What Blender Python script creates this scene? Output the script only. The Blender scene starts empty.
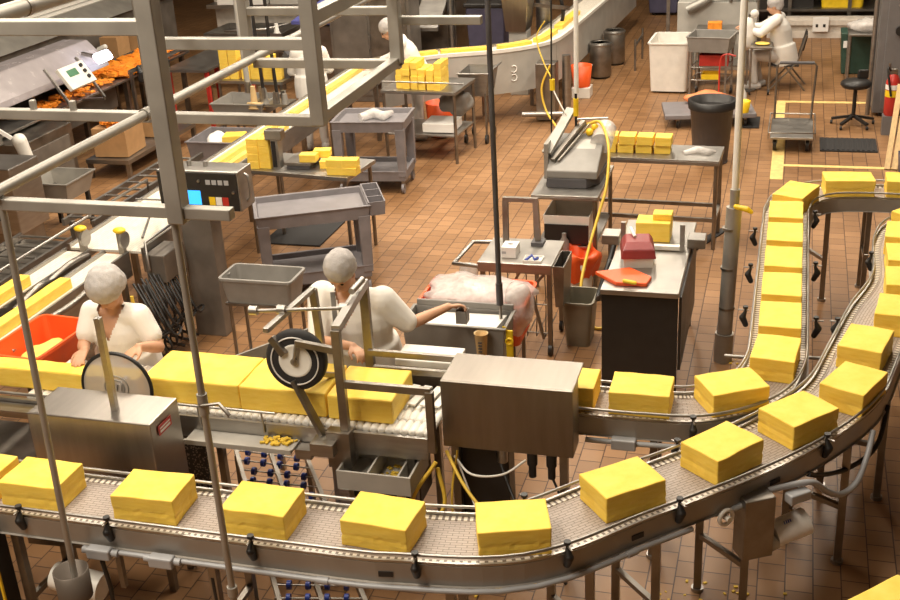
import bpy, math, random
from mathutils import Vector, Matrix, noise
R = math.radians
random.seed(7)
SC = bpy.context.scene
COL = SC.collection
V = Vector

# ------------------------------------------------------------------ camera
f_px = 1164.77
Rv = V((0.96101021, 0.27138181, -0.05302163)); Uv = V((-0.0624495, 0.39981014, 0.9144681)); Fv = V((-0.2693686, 0.87550201, -0.40116929))
cam = bpy.data.cameras.new('camera'); co = bpy.data.objects.new('camera', cam); COL.objects.link(co)
cam.sensor_fit = 'HORIZONTAL'; cam.sensor_width = 36.0; cam.lens = 36.0 * f_px / 900.0; cam.clip_start = .05; cam.clip_end = 200
co.matrix_world = Matrix(((Rv.x, Uv.x, -Fv.x, 0), (Rv.y, Uv.y, -Fv.y, 0), (Rv.z, Uv.z, -Fv.z, 4.24), (0, 0, 0, 1)))
SC.camera = co

# ------------------------------------------------------------------ materials
def newmat(name):
    m = bpy.data.materials.new(name); m.use_nodes = True
    nt = m.node_tree; b = nt.nodes['Principled BSDF']
    return m, nt, b
def pm(name, col, rough=.5, metal=0.0, var=.12, scale=9.0, bump=0.0, bscale=60.0, stretch=(1, 1, 1), spec=None, rvar=.1):
    m, nt, b = newmat(name)
    tc = nt.nodes.new('ShaderNodeTexCoord'); mp = nt.nodes.new('ShaderNodeMapping'); mp.inputs['Scale'].default_value = stretch
    nt.links.new(tc.outputs['Object'], mp.inputs['Vector'])
    n = nt.nodes.new('ShaderNodeTexNoise'); n.inputs['Scale'].default_value = scale; n.inputs['Detail'].default_value = 5
    nt.links.new(mp.outputs[0], n.inputs['Vector'])
    cr = nt.nodes.new('ShaderNodeValToRGB')
    cr.color_ramp.elements[0].position = .3; cr.color_ramp.elements[1].position = .7
    cr.color_ramp.elements[0].color = (*[c * (1 - var) for c in col], 1); cr.color_ramp.elements[1].color = (*[min(1, c * (1 + var)) for c in col], 1)
    nt.links.new(n.outputs['Fac'], cr.inputs['Fac']); nt.links.new(cr.outputs['Color'], b.inputs['Base Color'])
    mr = nt.nodes.new('ShaderNodeMapRange'); mr.inputs['To Min'].default_value = max(.03, rough - rvar); mr.inputs['To Max'].default_value = min(1, rough + rvar)
    nt.links.new(n.outputs['Fac'], mr.inputs['Value']); nt.links.new(mr.outputs[0], b.inputs['Roughness'])
    b.inputs['Metallic'].default_value = metal
    if spec is not None: b.inputs['Specular IOR Level'].default_value = spec
    if bump:
        n2 = nt.nodes.new('ShaderNodeTexNoise'); n2.inputs['Scale'].default_value = bscale; n2.inputs['Detail'].default_value = 4
        nt.links.new(mp.outputs[0], n2.inputs['Vector'])
        bp = nt.nodes.new('ShaderNodeBump'); bp.inputs['Strength'].default_value = bump; bp.inputs['Distance'].default_value = .01
        nt.links.new(n2.outputs['Fac'], bp.inputs['Height']); nt.links.new(bp.outputs[0], b.inputs['Normal'])
    return m
def emit(name, col, s):
    m, nt, b = newmat(name)
    b.inputs['Base Color'].default_value = (*col, 1); b.inputs['Emission Color'].default_value = (*col, 1); b.inputs['Emission Strength'].default_value = s
    return m

def tile_mat():
    m, nt, b = newmat('quarry_tile')
    tc = nt.nodes.new('ShaderNodeTexCoord'); sx = nt.nodes.new('ShaderNodeSeparateXYZ'); cx = nt.nodes.new('ShaderNodeCombineXYZ')
    nt.links.new(tc.outputs['Object'], sx.inputs[0])
    ad = nt.nodes.new('ShaderNodeMath'); ad.operation = 'ADD'; ad.inputs[1].default_value = 0.0547 + 153 * 40
    ay = nt.nodes.new('ShaderNodeMath'); ay.operation = 'ADD'; ay.inputs[1].default_value = 153.04
    nt.links.new(sx.outputs['X'], ad.inputs[0]); nt.links.new(sx.outputs['Y'], ay.inputs[0])
    nt.links.new(ay.outputs[0], cx.inputs['X']); nt.links.new(ad.outputs[0], cx.inputs['Y'])
    br = nt.nodes.new('ShaderNodeTexBrick'); br.offset = .5; br.squash = 1
    br.inputs['Scale'].default_value = 1; br.inputs['Brick Width'].default_value = .153; br.inputs['Row Height'].default_value = .153
    br.inputs['Mortar Size'].default_value = .0042; br.inputs['Mortar Smooth'].default_value = .3; br.inputs['Bias'].default_value = 0
    br.inputs['Color1'].default_value = (.262, .138, .060, 1); br.inputs['Color2'].default_value = (.34, .184, .084, 1); br.inputs['Mortar'].default_value = (.075, .036, .02, 1)
    nt.links.new(cx.outputs[0], br.inputs['Vector'])
    n = nt.nodes.new('ShaderNodeTexNoise'); n.inputs['Scale'].default_value = .9; n.inputs['Detail'].default_value = 6
    nt.links.new(tc.outputs['Object'], n.inputs['Vector'])
    cr = nt.nodes.new('ShaderNodeValToRGB'); cr.color_ramp.elements[0].color = (.72, .66, .58, 1); cr.color_ramp.elements[1].color = (1.1, 1.1, 1.1, 1)
    cr.color_ramp.elements[0].position = .35; cr.color_ramp.elements[1].position = .62
    nt.links.new(n.outputs['Fac'], cr.inputs['Fac'])
    mx = nt.nodes.new('ShaderNodeMix'); mx.data_type = 'RGBA'; mx.blend_type = 'MULTIPLY'; mx.inputs[0].default_value = .8
    nt.links.new(br.outputs['Color'], mx.inputs[6]); nt.links.new(cr.outputs['Color'], mx.inputs[7]); nt.links.new(mx.outputs[2], b.inputs['Base Color'])
    mr = nt.nodes.new('ShaderNodeMapRange'); mr.inputs['To Min'].default_value = .34; mr.inputs['To Max'].default_value = .6
    nt.links.new(n.outputs['Fac'], mr.inputs['Value']); nt.links.new(mr.outputs[0], b.inputs['Roughness'])
    iv = nt.nodes.new('ShaderNodeMath'); iv.operation = 'SUBTRACT'; iv.inputs[0].default_value = 1
    nt.links.new(br.outputs['Fac'], iv.inputs[1])
    bp = nt.nodes.new('ShaderNodeBump'); bp.inputs['Strength'].default_value = .5; bp.inputs['Distance'].default_value = .004
    nt.links.new(iv.outputs[0], bp.inputs['Height']); nt.links.new(bp.outputs[0], b.inputs['Normal'])
    return m
def cheese_mat(name, col):
    m, nt, b = newmat(name)
    tc = nt.nodes.new('ShaderNodeTexCoord'); mp = nt.nodes.new('ShaderNodeMapping'); mp.inputs['Scale'].default_value = (5, 5, 22)
    oi = nt.nodes.new('ShaderNodeObjectInfo')
    nt.links.new(tc.outputs['Object'], mp.inputs['Vector']); nt.links.new(oi.outputs['Random'], mp.inputs['Location'])
    n = nt.nodes.new('ShaderNodeTexNoise'); n.inputs['Scale'].default_value = 2.2; n.inputs['Detail'].default_value = 7; n.inputs['Roughness'].default_value = .6
    nt.links.new(mp.outputs[0], n.inputs['Vector'])
    cr = nt.nodes.new('ShaderNodeValToRGB'); cr.color_ramp.elements[0].position = .3; cr.color_ramp.elements[1].position = .65
    cr.color_ramp.elements[0].color = (col[0] * .93, col[1] * .88, col[2] * .62, 1); cr.color_ramp.elements[1].color = (*col, 1)
    nt.links.new(n.outputs['Fac'], cr.inputs['Fac']); nt.links.new(cr.outputs['Color'], b.inputs['Base Color'])
    b.inputs['Roughness'].default_value = .55; b.inputs['Specular IOR Level'].default_value = .25
    b.inputs['Subsurface Weight'].default_value = .12; b.inputs['Subsurface Radius'].default_value = (.02, .012, .003); b.inputs['Subsurface Scale'].default_value = .5
    bp = nt.nodes.new('ShaderNodeBump'); bp.inputs['Strength'].default_value = .28; bp.inputs['Distance'].default_value = .008
    nt.links.new(n.outputs['Fac'], bp.inputs['Height']); nt.links.new(bp.outputs[0], b.inputs['Normal'])
    return m
def belt_mat(name, c1, c2, pitch, slot):
    # modular plastic belt: hinge lines and short slots, laid along the belt by its UV (u = metres along, v = metres across)
    m, nt, b = newmat(name)
    uv = nt.nodes.new('ShaderNodeUVMap')
    br = nt.nodes.new('ShaderNodeTexBrick'); br.offset = .5; br.inputs['Scale'].default_value = 1
    br.inputs['Brick Width'].default_value = pitch * 1.6; br.inputs['Row Height'].default_value = pitch * .55; br.inputs['Mortar Size'].default_value = slot
    br.inputs['Color1'].default_value = (*c1, 1); br.inputs['Color2'].default_value = (*[c * .9 for c in c1], 1); br.inputs['Mortar'].default_value = (*c2, 1)
    nt.links.new(uv.outputs[0], br.inputs['Vector']); nt.links.new(br.outputs['Color'], b.inputs['Base Color'])
    bp = nt.nodes.new('ShaderNodeBump'); bp.invert = True; bp.inputs['Strength'].default_value = .6; bp.inputs['Distance'].default_value = .004
    nt.links.new(br.outputs['Fac'], bp.inputs['Height']); nt.links.new(bp.outputs[0], b.inputs['Normal'])
    b.inputs['Roughness'].default_value = .5
    return m
def tooth_mat(name):
    # pale belt-edge teeth with dark gaps, repeating along the belt
    m, nt, b = newmat(name)
    uv = nt.nodes.new('ShaderNodeUVMap'); br = nt.nodes.new('ShaderNodeTexBrick'); br.offset = 0; br.inputs['Scale'].default_value = 1
    br.inputs['Brick Width'].default_value = .034; br.inputs['Row Height'].default_value = 4.0; br.inputs['Mortar Size'].default_value = .0075
    br.inputs['Color1'].default_value = (.72, .66, .57, 1); br.inputs['Color2'].default_value = (.66, .60, .51, 1); br.inputs['Mortar'].default_value = (.16, .125, .10, 1)
    mp = nt.nodes.new('ShaderNodeMapping'); mp.inputs['Location'].default_value = (0, 2.0, 0)
    nt.links.new(uv.outputs[0], mp.inputs['Vector']); nt.links.new(mp.outputs[0], br.inputs['Vector']); nt.links.new(br.outputs['Color'], b.inputs['Base Color']); b.inputs['Roughness'].default_value = .5
    return m
def dots_mat(name, c1, c2, s):
    m, nt, b = newmat(name)
    tc = nt.nodes.new('ShaderNodeTexCoord'); v = nt.nodes.new('ShaderNodeTexVoronoi'); v.inputs['Scale'].default_value = s
    nt.links.new(tc.outputs['Object'], v.inputs['Vector'])
    cr = nt.nodes.new('ShaderNodeValToRGB'); cr.color_ramp.elements[0].position = .32; cr.color_ramp.elements[1].position = .42
    cr.color_ramp.elements[0].color = (*c2, 1); cr.color_ramp.elements[1].color = (*c1, 1)
    nt.links.new(v.outputs['Distance'], cr.inputs['Fac']); nt.links.new(cr.outputs['Color'], b.inputs['Base Color']); b.inputs['Roughness'].default_value = .5
    return m

TILE = tile_mat()
CHEESE = cheese_mat('cheddar', (.95, .67, .122))
CHEESE_P = cheese_mat('cheddar_pale', (.90, .64, .16))
ORANGE_CH = pm('orange_cheddar', (.9, .27, .02), .6, 0, .25, 14, .6, 40)
STEEL = pm('stainless_steel', (.40, .38, .355), .42, 1, .10, 6, .04, 90, (1, 1, 6))
STEEL_D = pm('worn_dark_steel', (.29, .265, .235), .42, 1, .2, 7)
STEEL_B = pm('brushed_steel_cover', (.42, .385, .35), .33, 1, .07, 3, .03, 120, (8, 1, 1), None, .06)
STEEL_M = pm('dull_steel_cover', (.27, .24, .21), .40, 1, .08, 3, .03, 120, (8, 1, 1))
GALV = pm('galvanised_tube', (.37, .35, .315), .5, .55, .12, 5)
PAINTED = pm('grey_painted_steel', (.46, .44, .40), .5, .15, .1, 5)
BELT = belt_mat('grey_modular_belt', (.40, .335, .29), (.17, .135, .11), .034, .0018)
BELT_W = belt_mat('white_belt', (.78, .72, .62), (.55, .5, .42), .05, .002)
WHITE_PL = pm('white_plastic', (.80, .77, .71), .45, 0, .06)
WHITE_CL = pm('white_cotton', (.80, .765, .71), .85, 0, .05, 6, .3, 18)
GREY_PL = pm('grey_cart_plastic', (.20, .185, .195), .5, 0, .12)
GREY_TUB = pm('grey_tub_plastic', (.25, .235, .215), .5, 0, .1)
BEIGE_PL = pm('beige_bin_plastic', (.235, .21, .155), .5, 0, .08)
DARK_PL = pm('dark_grey_plastic', (.085, .08, .085), .5, 0, .12)
BLACK = pm('black_plastic', (.018, .016, .015), .45, 0, .2)
RUBBER = pm('black_rubber', (.022, .02, .02), .75, 0, .2)
NAVY = pm('navy_plastic', (.07, .065, .11), .5)
ORANGE = pm('orange_plastic', (.80, .105, .018), .42, 0, .06)
RED = pm('red_paint', (.50, .035, .025), .35)
MAROON = pm('maroon_plastic', (.24, .035, .035), .42)
YELLOW = pm('yellow_plastic', (.83, .56, .02), .4)
YHOSE = pm('yellow_hose_rubber', (.78, .52, .06), .45)
BLUE = pm('blue_plastic', (.03, .06, .33), .4)
PURPLE = pm('blue_belt', (.10, .11, .36), .5)
CARD = pm('brown_cardboard', (.42, .235, .10), .8, 0, .1)
FILM = pm('clear_film', (.78, .74, .71), .2, 0, .15, 20, .8, 25)
FILM.node_tree.nodes['Principled BSDF'].inputs['Alpha'].default_value = .55
SKIN = pm('skin', (.58, .315, .19), .55, 0, .06)
HAIRNET = pm('hairnet_mesh', (.47, .44, .425), .85, 0, .1, 30, .4, 120)
HAIR = pm('dark_hair', (.05, .03, .02), .7)
PANTS = pm('pale_grey_trousers', (.62, .585, .55), .85, 0, .06, 6, .3, 14)
SHOE = pm('grey_shoe', (.45, .42, .39), .6)
EYE = pm('eye_dark', (.03, .02, .015), .2)
GLOVE = pm('clear_glove', (.72, .62, .54), .35, 0, .05)
GREEN_D = pm('dark_green_plastic', (.03, .07, .05), .5)
WOOD = pm('pale_wood', (.66, .46, .22), .6, 0, .15, 4, 0, 60, (8, 8, 1))
CABINET = pm('cabinet_grey_paint', (.19, .18, .18), .45, .2, .06)
PAPER = pm('white_paper', (.82, .79, .75), .8, 0, .03)
CURD = pm('cheese_crumbs', (.72, .48, .05), .8)
HOLES = dots_mat('perforated_guard', (.03, .025, .022), (.25, .2, .16), 70)
SCREEN = emit('lit_blue_screen', (.03, .32, .85), 1.6)
LAMPW = emit('lit_lamp', (.75, .82, 1.0), 14)
LCD = pm('green_lcd', (.09, .22, .13), .3)
TAPE = pm('yellow_floor_paint', (.78, .55, .20), .6, 0, .15, 12)
CONDUIT = pm('grey_conduit', (.42, .425, .44), .45, .1, .06)
WALLP = pm('pale_wall_paint', (.62, .56, .49), .7)
DISCM = pm('smoked_guard_plastic', (.62, .54, .47), .5, 0, .04)
DISCM.node_tree.nodes['Principled BSDF'].inputs['Alpha'].default_value = .62
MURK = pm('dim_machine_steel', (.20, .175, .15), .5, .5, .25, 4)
HOODP = pm('hood_plastic', (.36, .325, .335), .25, .1, .1, 5)

# ------------------------------------------------------------------ mesh builder
class MB:
    def __init__(s): s.v = []; s.f = []; s.sm = []; s.uv = {}
    def add(s, vs, fs, smooth=False):
        o = len(s.v); s.v += [V(p) for p in vs]
        for q in fs: s.f.append([i + o for i in q]); s.sm.append(smooth)
        return o
    def box(s, x0, x1, y0, y1, z0, z1, M=None):
        p = [(x0, y0, z0), (x1, y0, z0), (x1, y1, z0), (x0, y1, z0), (x0, y0, z1), (x1, y0, z1), (x1, y1, z1), (x0, y1, z1)]
        if M: p = [M @ V(q) for q in p]
        s.add(p, [(3, 2, 1, 0), (4, 5, 6, 7), (0, 1, 5, 4), (1, 2, 6, 5), (2, 3, 7, 6), (3, 0, 4, 7)]); return s
    def cbox(s, c, d, rz=0, rx=0, ry=0):
        M = Matrix.Translation(c) @ Matrix.Rotation(rz, 4, 'Z') @ Matrix.Rotation(ry, 4, 'Y') @ Matrix.Rotation(rx, 4, 'X')
        return s.box(-d[0] / 2, d[0] / 2, -d[1] / 2, d[1] / 2, -d[2] / 2, d[2] / 2, M)
    def bar(s, a, b, w, h=None, up=(0, 0, 1)):
        a, b = V(a), V(b); h = h or w; d = (b - a).normalized(); u = V(up)
        if abs(d.dot(u)) > .98: u = V((0, 1, 0))
        r = d.cross(u).normalized() * (w / 2); u = r.cross(d).normalized() * (h / 2)
        p = [a - r - u, a + r - u, a + r + u, a - r + u, b - r - u, b + r - u, b + r + u, b - r + u]
        s.add(p, [(0, 1, 2, 3), (7, 6, 5, 4), (4, 5, 1, 0), (5, 6, 2, 1), (6, 7, 3, 2), (7, 4, 0, 3)]); return s
    def hexa(s, p):
        s.add(p, [(3, 2, 1, 0), (4, 5, 6, 7), (0, 1, 5, 4), (1, 2, 6, 5), (2, 3, 7, 6), (3, 0, 4, 7)]); return s
    def prism(s, poly, a0, a1, axis='Y'):
        n = len(poly)
        def mk(p, a): return (p[0], a, p[1]) if axis == 'Y' else ((a, p[0], p[1]) if axis == 'X' else (p[0], p[1], a))
        s.add([mk(p, a0) for p in poly] + [mk(p, a1) for p in poly], [list(range(n))[::-1], list(range(n, 2 * n))] + [(i, (i + 1) % n, n + (i + 1) % n, n + i) for i in range(n)]); return s
    def cyl(s, a, b, r, r2=None, n=14, cap=True):
        a, b = V(a), V(b); r2 = r if r2 is None else r2; d = (b - a).normalized()
        u = d.orthogonal().normalized(); w = d.cross(u)
        A = [a + (u * math.cos(t) + w * math.sin(t)) * r for t in [2 * math.pi * i / n for i in range(n)]]
        B = [b + (u * math.cos(t) + w * math.sin(t)) * r2 for t in [2 * math.pi * i / n for i in range(n)]]
        s.add(A + B, [(i, (i + 1) % n, n + (i + 1) % n, n + i) for i in range(n)], True)
        if cap:
            s.add(A, [list(range(n))[::-1]]); s.add(B, [list(range(n))])
        return s
    def tube(s, pts, r, n=8, cap=True):
        pts = [V(p) for p in pts]; m = len(pts); rings = []; u = None
        for i, p in enumerate(pts):
            d = (pts[min(i + 1, m - 1)] - pts[max(i - 1, 0)]).normalized()
            u = d.orthogonal().normalized() if u is None else (u - d * u.dot(d)).normalized()
            w = d.cross(u); rr = r[i] if isinstance(r, (list, tuple)) else r
            rings.append([p + (u * math.cos(t) + w * math.sin(t)) * rr for t in [2 * math.pi * k / n for k in range(n)]])
        s.loft(rings, cap); return s
    def loft(s, rings, cap=True, smooth=True):
        n = len(rings[0]); vs = [p for r in rings for p in r]; fs = []
        for i in range(len(rings) - 1):
            for k in range(n): fs.append((i * n + k, i * n + (k + 1) % n, (i + 1) * n + (k + 1) % n, (i + 1) * n + k))
        s.add(vs, fs, smooth)
        if cap: s.add(rings[0], [list(range(n))[::-1]], False); s.add(rings[-1], [list(range(n))], False)
        return s
    def lathe(s, prof, c=(0, 0, 0), n=24, M=None, smooth=True):
        M = M or Matrix.Translation(c)
        rings = [[M @ V((r * math.cos(t), r * math.sin(t), z)) for t in [2 * math.pi * k / n for k in range(n)]] for r, z in prof]
        s.loft(rings, True, smooth); return s
    def ell(s, c, r, n=16, m=10, M=None):
        c = V(c); rings = []
        for i in range(1, m):
            a = math.pi * i / m
            rings.append([V((r[0] * math.sin(a) * math.cos(t), r[1] * math.sin(a) * math.sin(t), -r[2] * math.cos(a))) for t in [2 * math.pi * k / n for k in range(n)]])
        q = [p for g in rings for p in g]; q = [(M @ p if M else p) + c for p in q]
        top = len(q); e = V((0, 0, r[2])); e = M @ e if M else e
        q += [c - e, c + e]; fs = []
        for i in range(len(rings) - 1):
            for k in range(n): fs.append((i * n + k, i * n + (k + 1) % n, (i + 1) * n + (k + 1) % n, (i + 1) * n + k))
        L = (len(rings) - 1) * n
        for k in range(n): fs.append((top, (k + 1) % n, k)); fs.append((top + 1, L + k, L + (k + 1) % n))
        s.add(q, fs, True); return s
    def caps(s, pts, rad):
        # chain of tapered capsules (for limbs)
        pts = [V(p) for p in pts]
        for i, p in enumerate(pts): s.ell(p, (rad[i],) * 3, 12, 8)
        for i in range(len(pts) - 1): s.cyl(pts[i], pts[i + 1], rad[i], rad[i + 1], 12)
        return s
    def tray(s, x0, x1, y0, y1, z0, z1, t=.008, tp=.0, rim=0, fl=None):
        # open container: tapered walls of thickness t, flat floor, optional outward rim
        cx, cy = (x0 + x1) / 2, (y0 + y1) / 2
        def ring(k, z, e=0): return [(x0 + k - e, y0 + k - e, z), (x1 - k + e, y0 + k - e, z), (x1 - k + e, y1 - k + e, z), (x0 + k - e, y1 - k + e, z)]
        fz = z0 + (fl or t)
        rs = [ring(tp, z0), ring(0, z1 - (.012 if rim else 0))]
        if rim: rs += [ring(0, z1 - .012, rim), ring(0, z1, rim)]
        else: rs += [ring(0, z1)]
        rs += [ring(t, z1), ring(tp + t, fz)]
        s.loft([[V(p) for p in r] for r in rs], True, False); return s
    def rring(s, hx, hy, r, z, k=5):
        # rounded rectangle ring
        o = []
        for cx, cy, a0 in ((hx - r, hy - r, 0), (-hx + r, hy - r, 90), (-hx + r, -hy + r, 180), (hx - r, -hy + r, 270)):
            for i in range(k): a = R(a0 + 90 * i / (k - 1)); o.append(V((cx + r * math.cos(a), cy + r * math.sin(a), z)))
        return o
    def rtub(s, hx, hy, z0, z1, r=.04, tp=.03, t=.006, rim=.012, M=None):
        # open tub with rounded corners
        rs = [s.rring(hx - tp, hy - tp, r, z0), s.rring(hx, hy, r, z1 - .02), s.rring(hx + rim, hy + rim, r + rim, z1 - .02), s.rring(hx + rim, hy + rim, r + rim, z1), s.rring(hx - t, hy - t, r, z1), s.rring(hx - tp - t, hy - tp - t, r, z0 + t * 2)]
        if M: rs = [[M @ p for p in g] for g in rs]
        s.loft(rs, True, False); return s
    def sweep(s, path, prof, closed=True, smooth=False):
        # profile points (offset to the right of travel, z) swept along a flat path
        n = len(path); rings = []; L = 0; Ls = []
        for i, p in enumerate(path):
            a = V(path[max(i - 1, 0)]); b = V(path[min(i + 1, n - 1)]); d = (b - a).normalized(); rt = V((d.y, -d.x))
            if i: L += (V(path[i]) - V(path[i - 1])).length
            Ls.append(L)
            rings.append([V((p[0] + rt.x * o, p[1] + rt.y * o, z)) for o, z in prof])
        k = len(prof); base = len(s.f); vs = [q for g in rings for q in g]; fs = []; uvs = []
        rng = range(k if closed else k - 1)
        for i in range(n - 1):
            for j in rng:
                j2 = (j + 1) % k
                fs.append((i * k + j, (i + 1) * k + j, (i + 1) * k + j2, i * k + j2))
                uvs.append([(Ls[i], prof[j][0]), (Ls[i + 1], prof[j][0]), (Ls[i + 1], prof[j2][0]), (Ls[i], prof[j2][0])])
        s.add(vs, fs, smooth)
        for q, u in enumerate(uvs): s.uv[base + q] = u
        if closed:
            s.add(rings[0], [list(range(k))]); s.add(rings[-1], [list(range(k))[::-1]])
        return s
    def data(s, name, off=V((0, 0, 0))):
        me = bpy.data.meshes.new(name); me.from_pydata([p - off for p in s.v], [], s.f)
        me.polygons.foreach_set('use_smooth', s.sm)
        if s.uv:
            ul = me.uv_layers.new(name='UVMap')
            for fi, u in s.uv.items():
                for li, q in zip(me.polygons[fi].loop_indices, u): ul.data[li].uv = q
        me.validate(); me.update()
        return me
def tag(o, label=None, cat=None, group=None, kind=None):
    if label: o['label'] = label
    if cat: o['category'] = cat
    if group: o['group'] = group
    if kind: o['kind'] = kind
    return o
def finish(o, mat, bevel):
    o.data.materials.append(mat)
    if bevel:
        b = o.modifiers.new('bevel', 'BEVEL'); b.width = bevel; b.segments = 2; b.limit_method = 'ANGLE'; b.angle_limit = R(40)
    return o
def solo(name, mb, mat, label=None, cat=None, group=None, kind=None, bevel=0):
    xs = [p.x for p in mb.v]; ys = [p.y for p in mb.v]; zs = [p.z for p in mb.v]
    off = V(((min(xs) + max(xs)) / 2, (min(ys) + max(ys)) / 2, min(zs)))
    o = bpy.data.objects.new(name, mb.data(name, off)); o.location = off; COL.objects.link(o)
    finish(o, mat, bevel); return tag(o, label, cat, group, kind)
def thing(name, label, cat, loc=(0, 0, 0), rz=0, group=None):
    o = bpy.data.objects.new(name, None); o.empty_display_size = .1; o.location = loc; o.rotation_euler = (0, 0, rz); COL.objects.link(o)
    return tag(o, label, cat, group)
def part(par, name, mb, mat, bevel=0, label=None, world=True, kind=None):
    # world=True: the builder holds world coordinates and the parent chain is unrotated
    off = V((0, 0, 0)); p = par
    if world:
        while p is not None: off += V(p.location); p = p.parent
    o = bpy.data.objects.new(name, mb.data(name, off)); COL.objects.link(o); o.parent = par
    finish(o, mat, bevel)
    if label: o['label'] = label
    if kind: o['kind'] = kind
    return o
def lpart(par, name, mb, mat, bevel=0, label=None): return part(par, name, mb, mat, bevel, label, False)
def dup(o, loc=None, rz=None, label=None, parent=None):
    c = o.copy(); COL.objects.link(c)
    if parent: c.parent = parent
    if loc is not None: c.location = loc
    if rz is not None: c.rotation_euler = (0, 0, rz)
    if label: c['label'] = label
    for ch in list(o.children): dup(ch, parent=c)
    return c
def spline(pts, per=8):
    pts = [V(p) for p in pts]; out = []
    P = [pts[0] * 2 - pts[1]] + pts + [pts[-1] * 2 - pts[-2]]
    for i in range(1, len(P) - 2):
        for k in range(per):
            t = k / per; a, b, c, d = P[i - 1], P[i], P[i + 1], P[i + 2]
            out.append(.5 * ((2 * b) + (c - a) * t + (2 * a - 5 * b + 4 * c - d) * t * t + (3 * b - a - 3 * c + d) * t ** 3))
    out.append(pts[-1]); return out
def station(path, s):
    # point and heading at distance s along a path
    L = 0
    for i in range(len(path) - 1):
        a, b = V(path[i]), V(path[i + 1]); l = (b - a).length
        if L + l >= s: d = (b - a) / l; return a + d * (s - L), d
        L += l
    return V(path[-1]), (V(path[-1]) - V(path[-2])).normalized()
def nearest_s(path, p):
    best = (1e9, 0); L = 0; p = V(p)
    for i in range(len(path) - 1):
        a, b = V(path[i]), V(path[i + 1]); l = (b - a).length
        if l < 1e-9: continue
        t = max(0, min(1, (p - a).dot(b - a) / l / l)); d = (a + (b - a) * t - p).length
        if d < best[0]: best = (d, L + t * l)
        L += l
    return best[1]
def ring3(c, axis, r, n=28):
    c = V(c); a = V(axis).normalized(); u = a.orthogonal().normalized(); w = a.cross(u)
    return [c + (u * math.cos(t) + w * math.sin(t)) * r for t in [2 * math.pi * k / n for k in range(n)]]

# ------------------------------------------------------------------ setting
m = MB(); m.box(-16, 6, -2, 30, -.1, 0); solo('floor', m, TILE, kind='structure')
ROOMP = pm('hall_wall_paint', (.13, .105, .08), .8, 0, .1, 1.5); CEILP = pm('hall_ceiling', (.42, .38, .33), .9, 0, .08, 1)
m = MB(); m.box(-16, 6, -2.2, -2, 0, 6.9); solo('wall_front', m, ROOMP, kind='structure')
m = MB(); m.box(-16.2, -16, -2.2, 30.2, 0, 6.9); solo('wall_left', m, ROOMP, kind='structure')
m = MB(); m.box(6, 6.2, -2.2, 30.2, 0, 6.9); solo('wall_right', m, ROOMP, kind='structure')
m = MB(); m.box(-16, 6, 30, 30.2, 0, 6.9); solo('wall_back', m, ROOMP, kind='structure')
m = MB(); m.box(-16.2, 6.2, -2.2, 30.2, 6.9, 7.0); solo('ceiling', m, CEILP, kind='structure')
m = MB(); m.box(-.45, 3.2, 21.05, 21.2, .02, .34); m.box(-.45, 3.2, 20.98, 21.05, .22, .3); solo('wall_inner', m, WALLP, kind='structure')
m = MB(); m.box(-.45, 3.2, 21.0, 21.05, 0, .1); solo('baseboard_inner', m, WALLP, kind='structure')
m = MB()
m.box(-.16, -.02, 13.1, 15.0, .001, .004); solo('trim_1', m, TAPE, kind='structure')
m = MB(); m.box(-.02, 1.6, 13.6, 13.68, .001, .004); solo('trim_2', m, TAPE, kind='structure')
m = MB(); m.box(-.17, -.05, 15.3, 16.66, .001, .004); m.box(-.05, 1.05, 16.56, 16.66, .001, .004); solo('trim_3', m, TAPE, kind='structure')

# ------------------------------------------------------------------ cheese blocks
def cheese_mesh(sx, sy, sz, seed, nx=7, ny=6, nz=5, amp=.004, name='cheese_block', seam=True):
    mb = MB(); idx = {}
    def vert(i, j, k):
        if (i, j, k) in idx: return idx[(i, j, k)]
        x = (i / nx - .5) * sx; y = (j / ny - .5) * sy; z = k / nz * sz
        ed = sum([i in (0, nx), j in (0, ny), k in (0, nz)])
        q = V((x, y, z)) * 9 + V((seed * 3.7, seed * 1.3, seed))
        d = noise.noise_vector(q) * amp
        if k == 0: d.z = 0
        p = V((x, y, z)) + d
        side = i in (0, nx) or j in (0, ny)
        if seam and side and 0 < k < nz:
            wv = noise.noise(V((x * 6 + seed, y * 6, 1.7 * seed))) * .9
            g = math.exp(-((k / nz - .42 - .12 * wv) / .09) ** 2); p *= 1; p.x *= 1 - .022 * g; p.y *= 1 - .022 * g
            if k / nz < .45: q2 = noise.noise_vector(V((x, y, z)) * 34 + V((seed, 5, 2))) * .0035; p.x += q2.x; p.y += q2.y
        idx[(i, j, k)] = len(mb.v); mb.v.append(p); return idx[(i, j, k)]
    def quad(a, b, c, d): mb.f.append([vert(*a), vert(*b), vert(*c), vert(*d)]); mb.sm.append(False)
    for i in range(nx):
        for j in range(ny):
            quad((i, j, 0), (i, j + 1, 0), (i + 1, j + 1, 0), (i + 1, j, 0)); quad((i, j, nz), (i + 1, j, nz), (i + 1, j + 1, nz), (i, j + 1, nz))
    for k in range(nz):
        for i in range(nx):
            quad((i, 0, k), (i + 1, 0, k), (i + 1, 0, k + 1), (i, 0, k + 1)); quad((i, ny, k), (i, ny, k + 1), (i + 1, ny, k + 1), (i + 1, ny, k))
        for j in range(ny):
            quad((0, j, k), (0, j, k + 1), (0, j + 1, k + 1), (0, j + 1, k)); quad((nx, j, k), (nx, j + 1, k), (nx, j + 1, k + 1), (nx, j, k + 1))
    me = mb.data(name); return me
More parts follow.
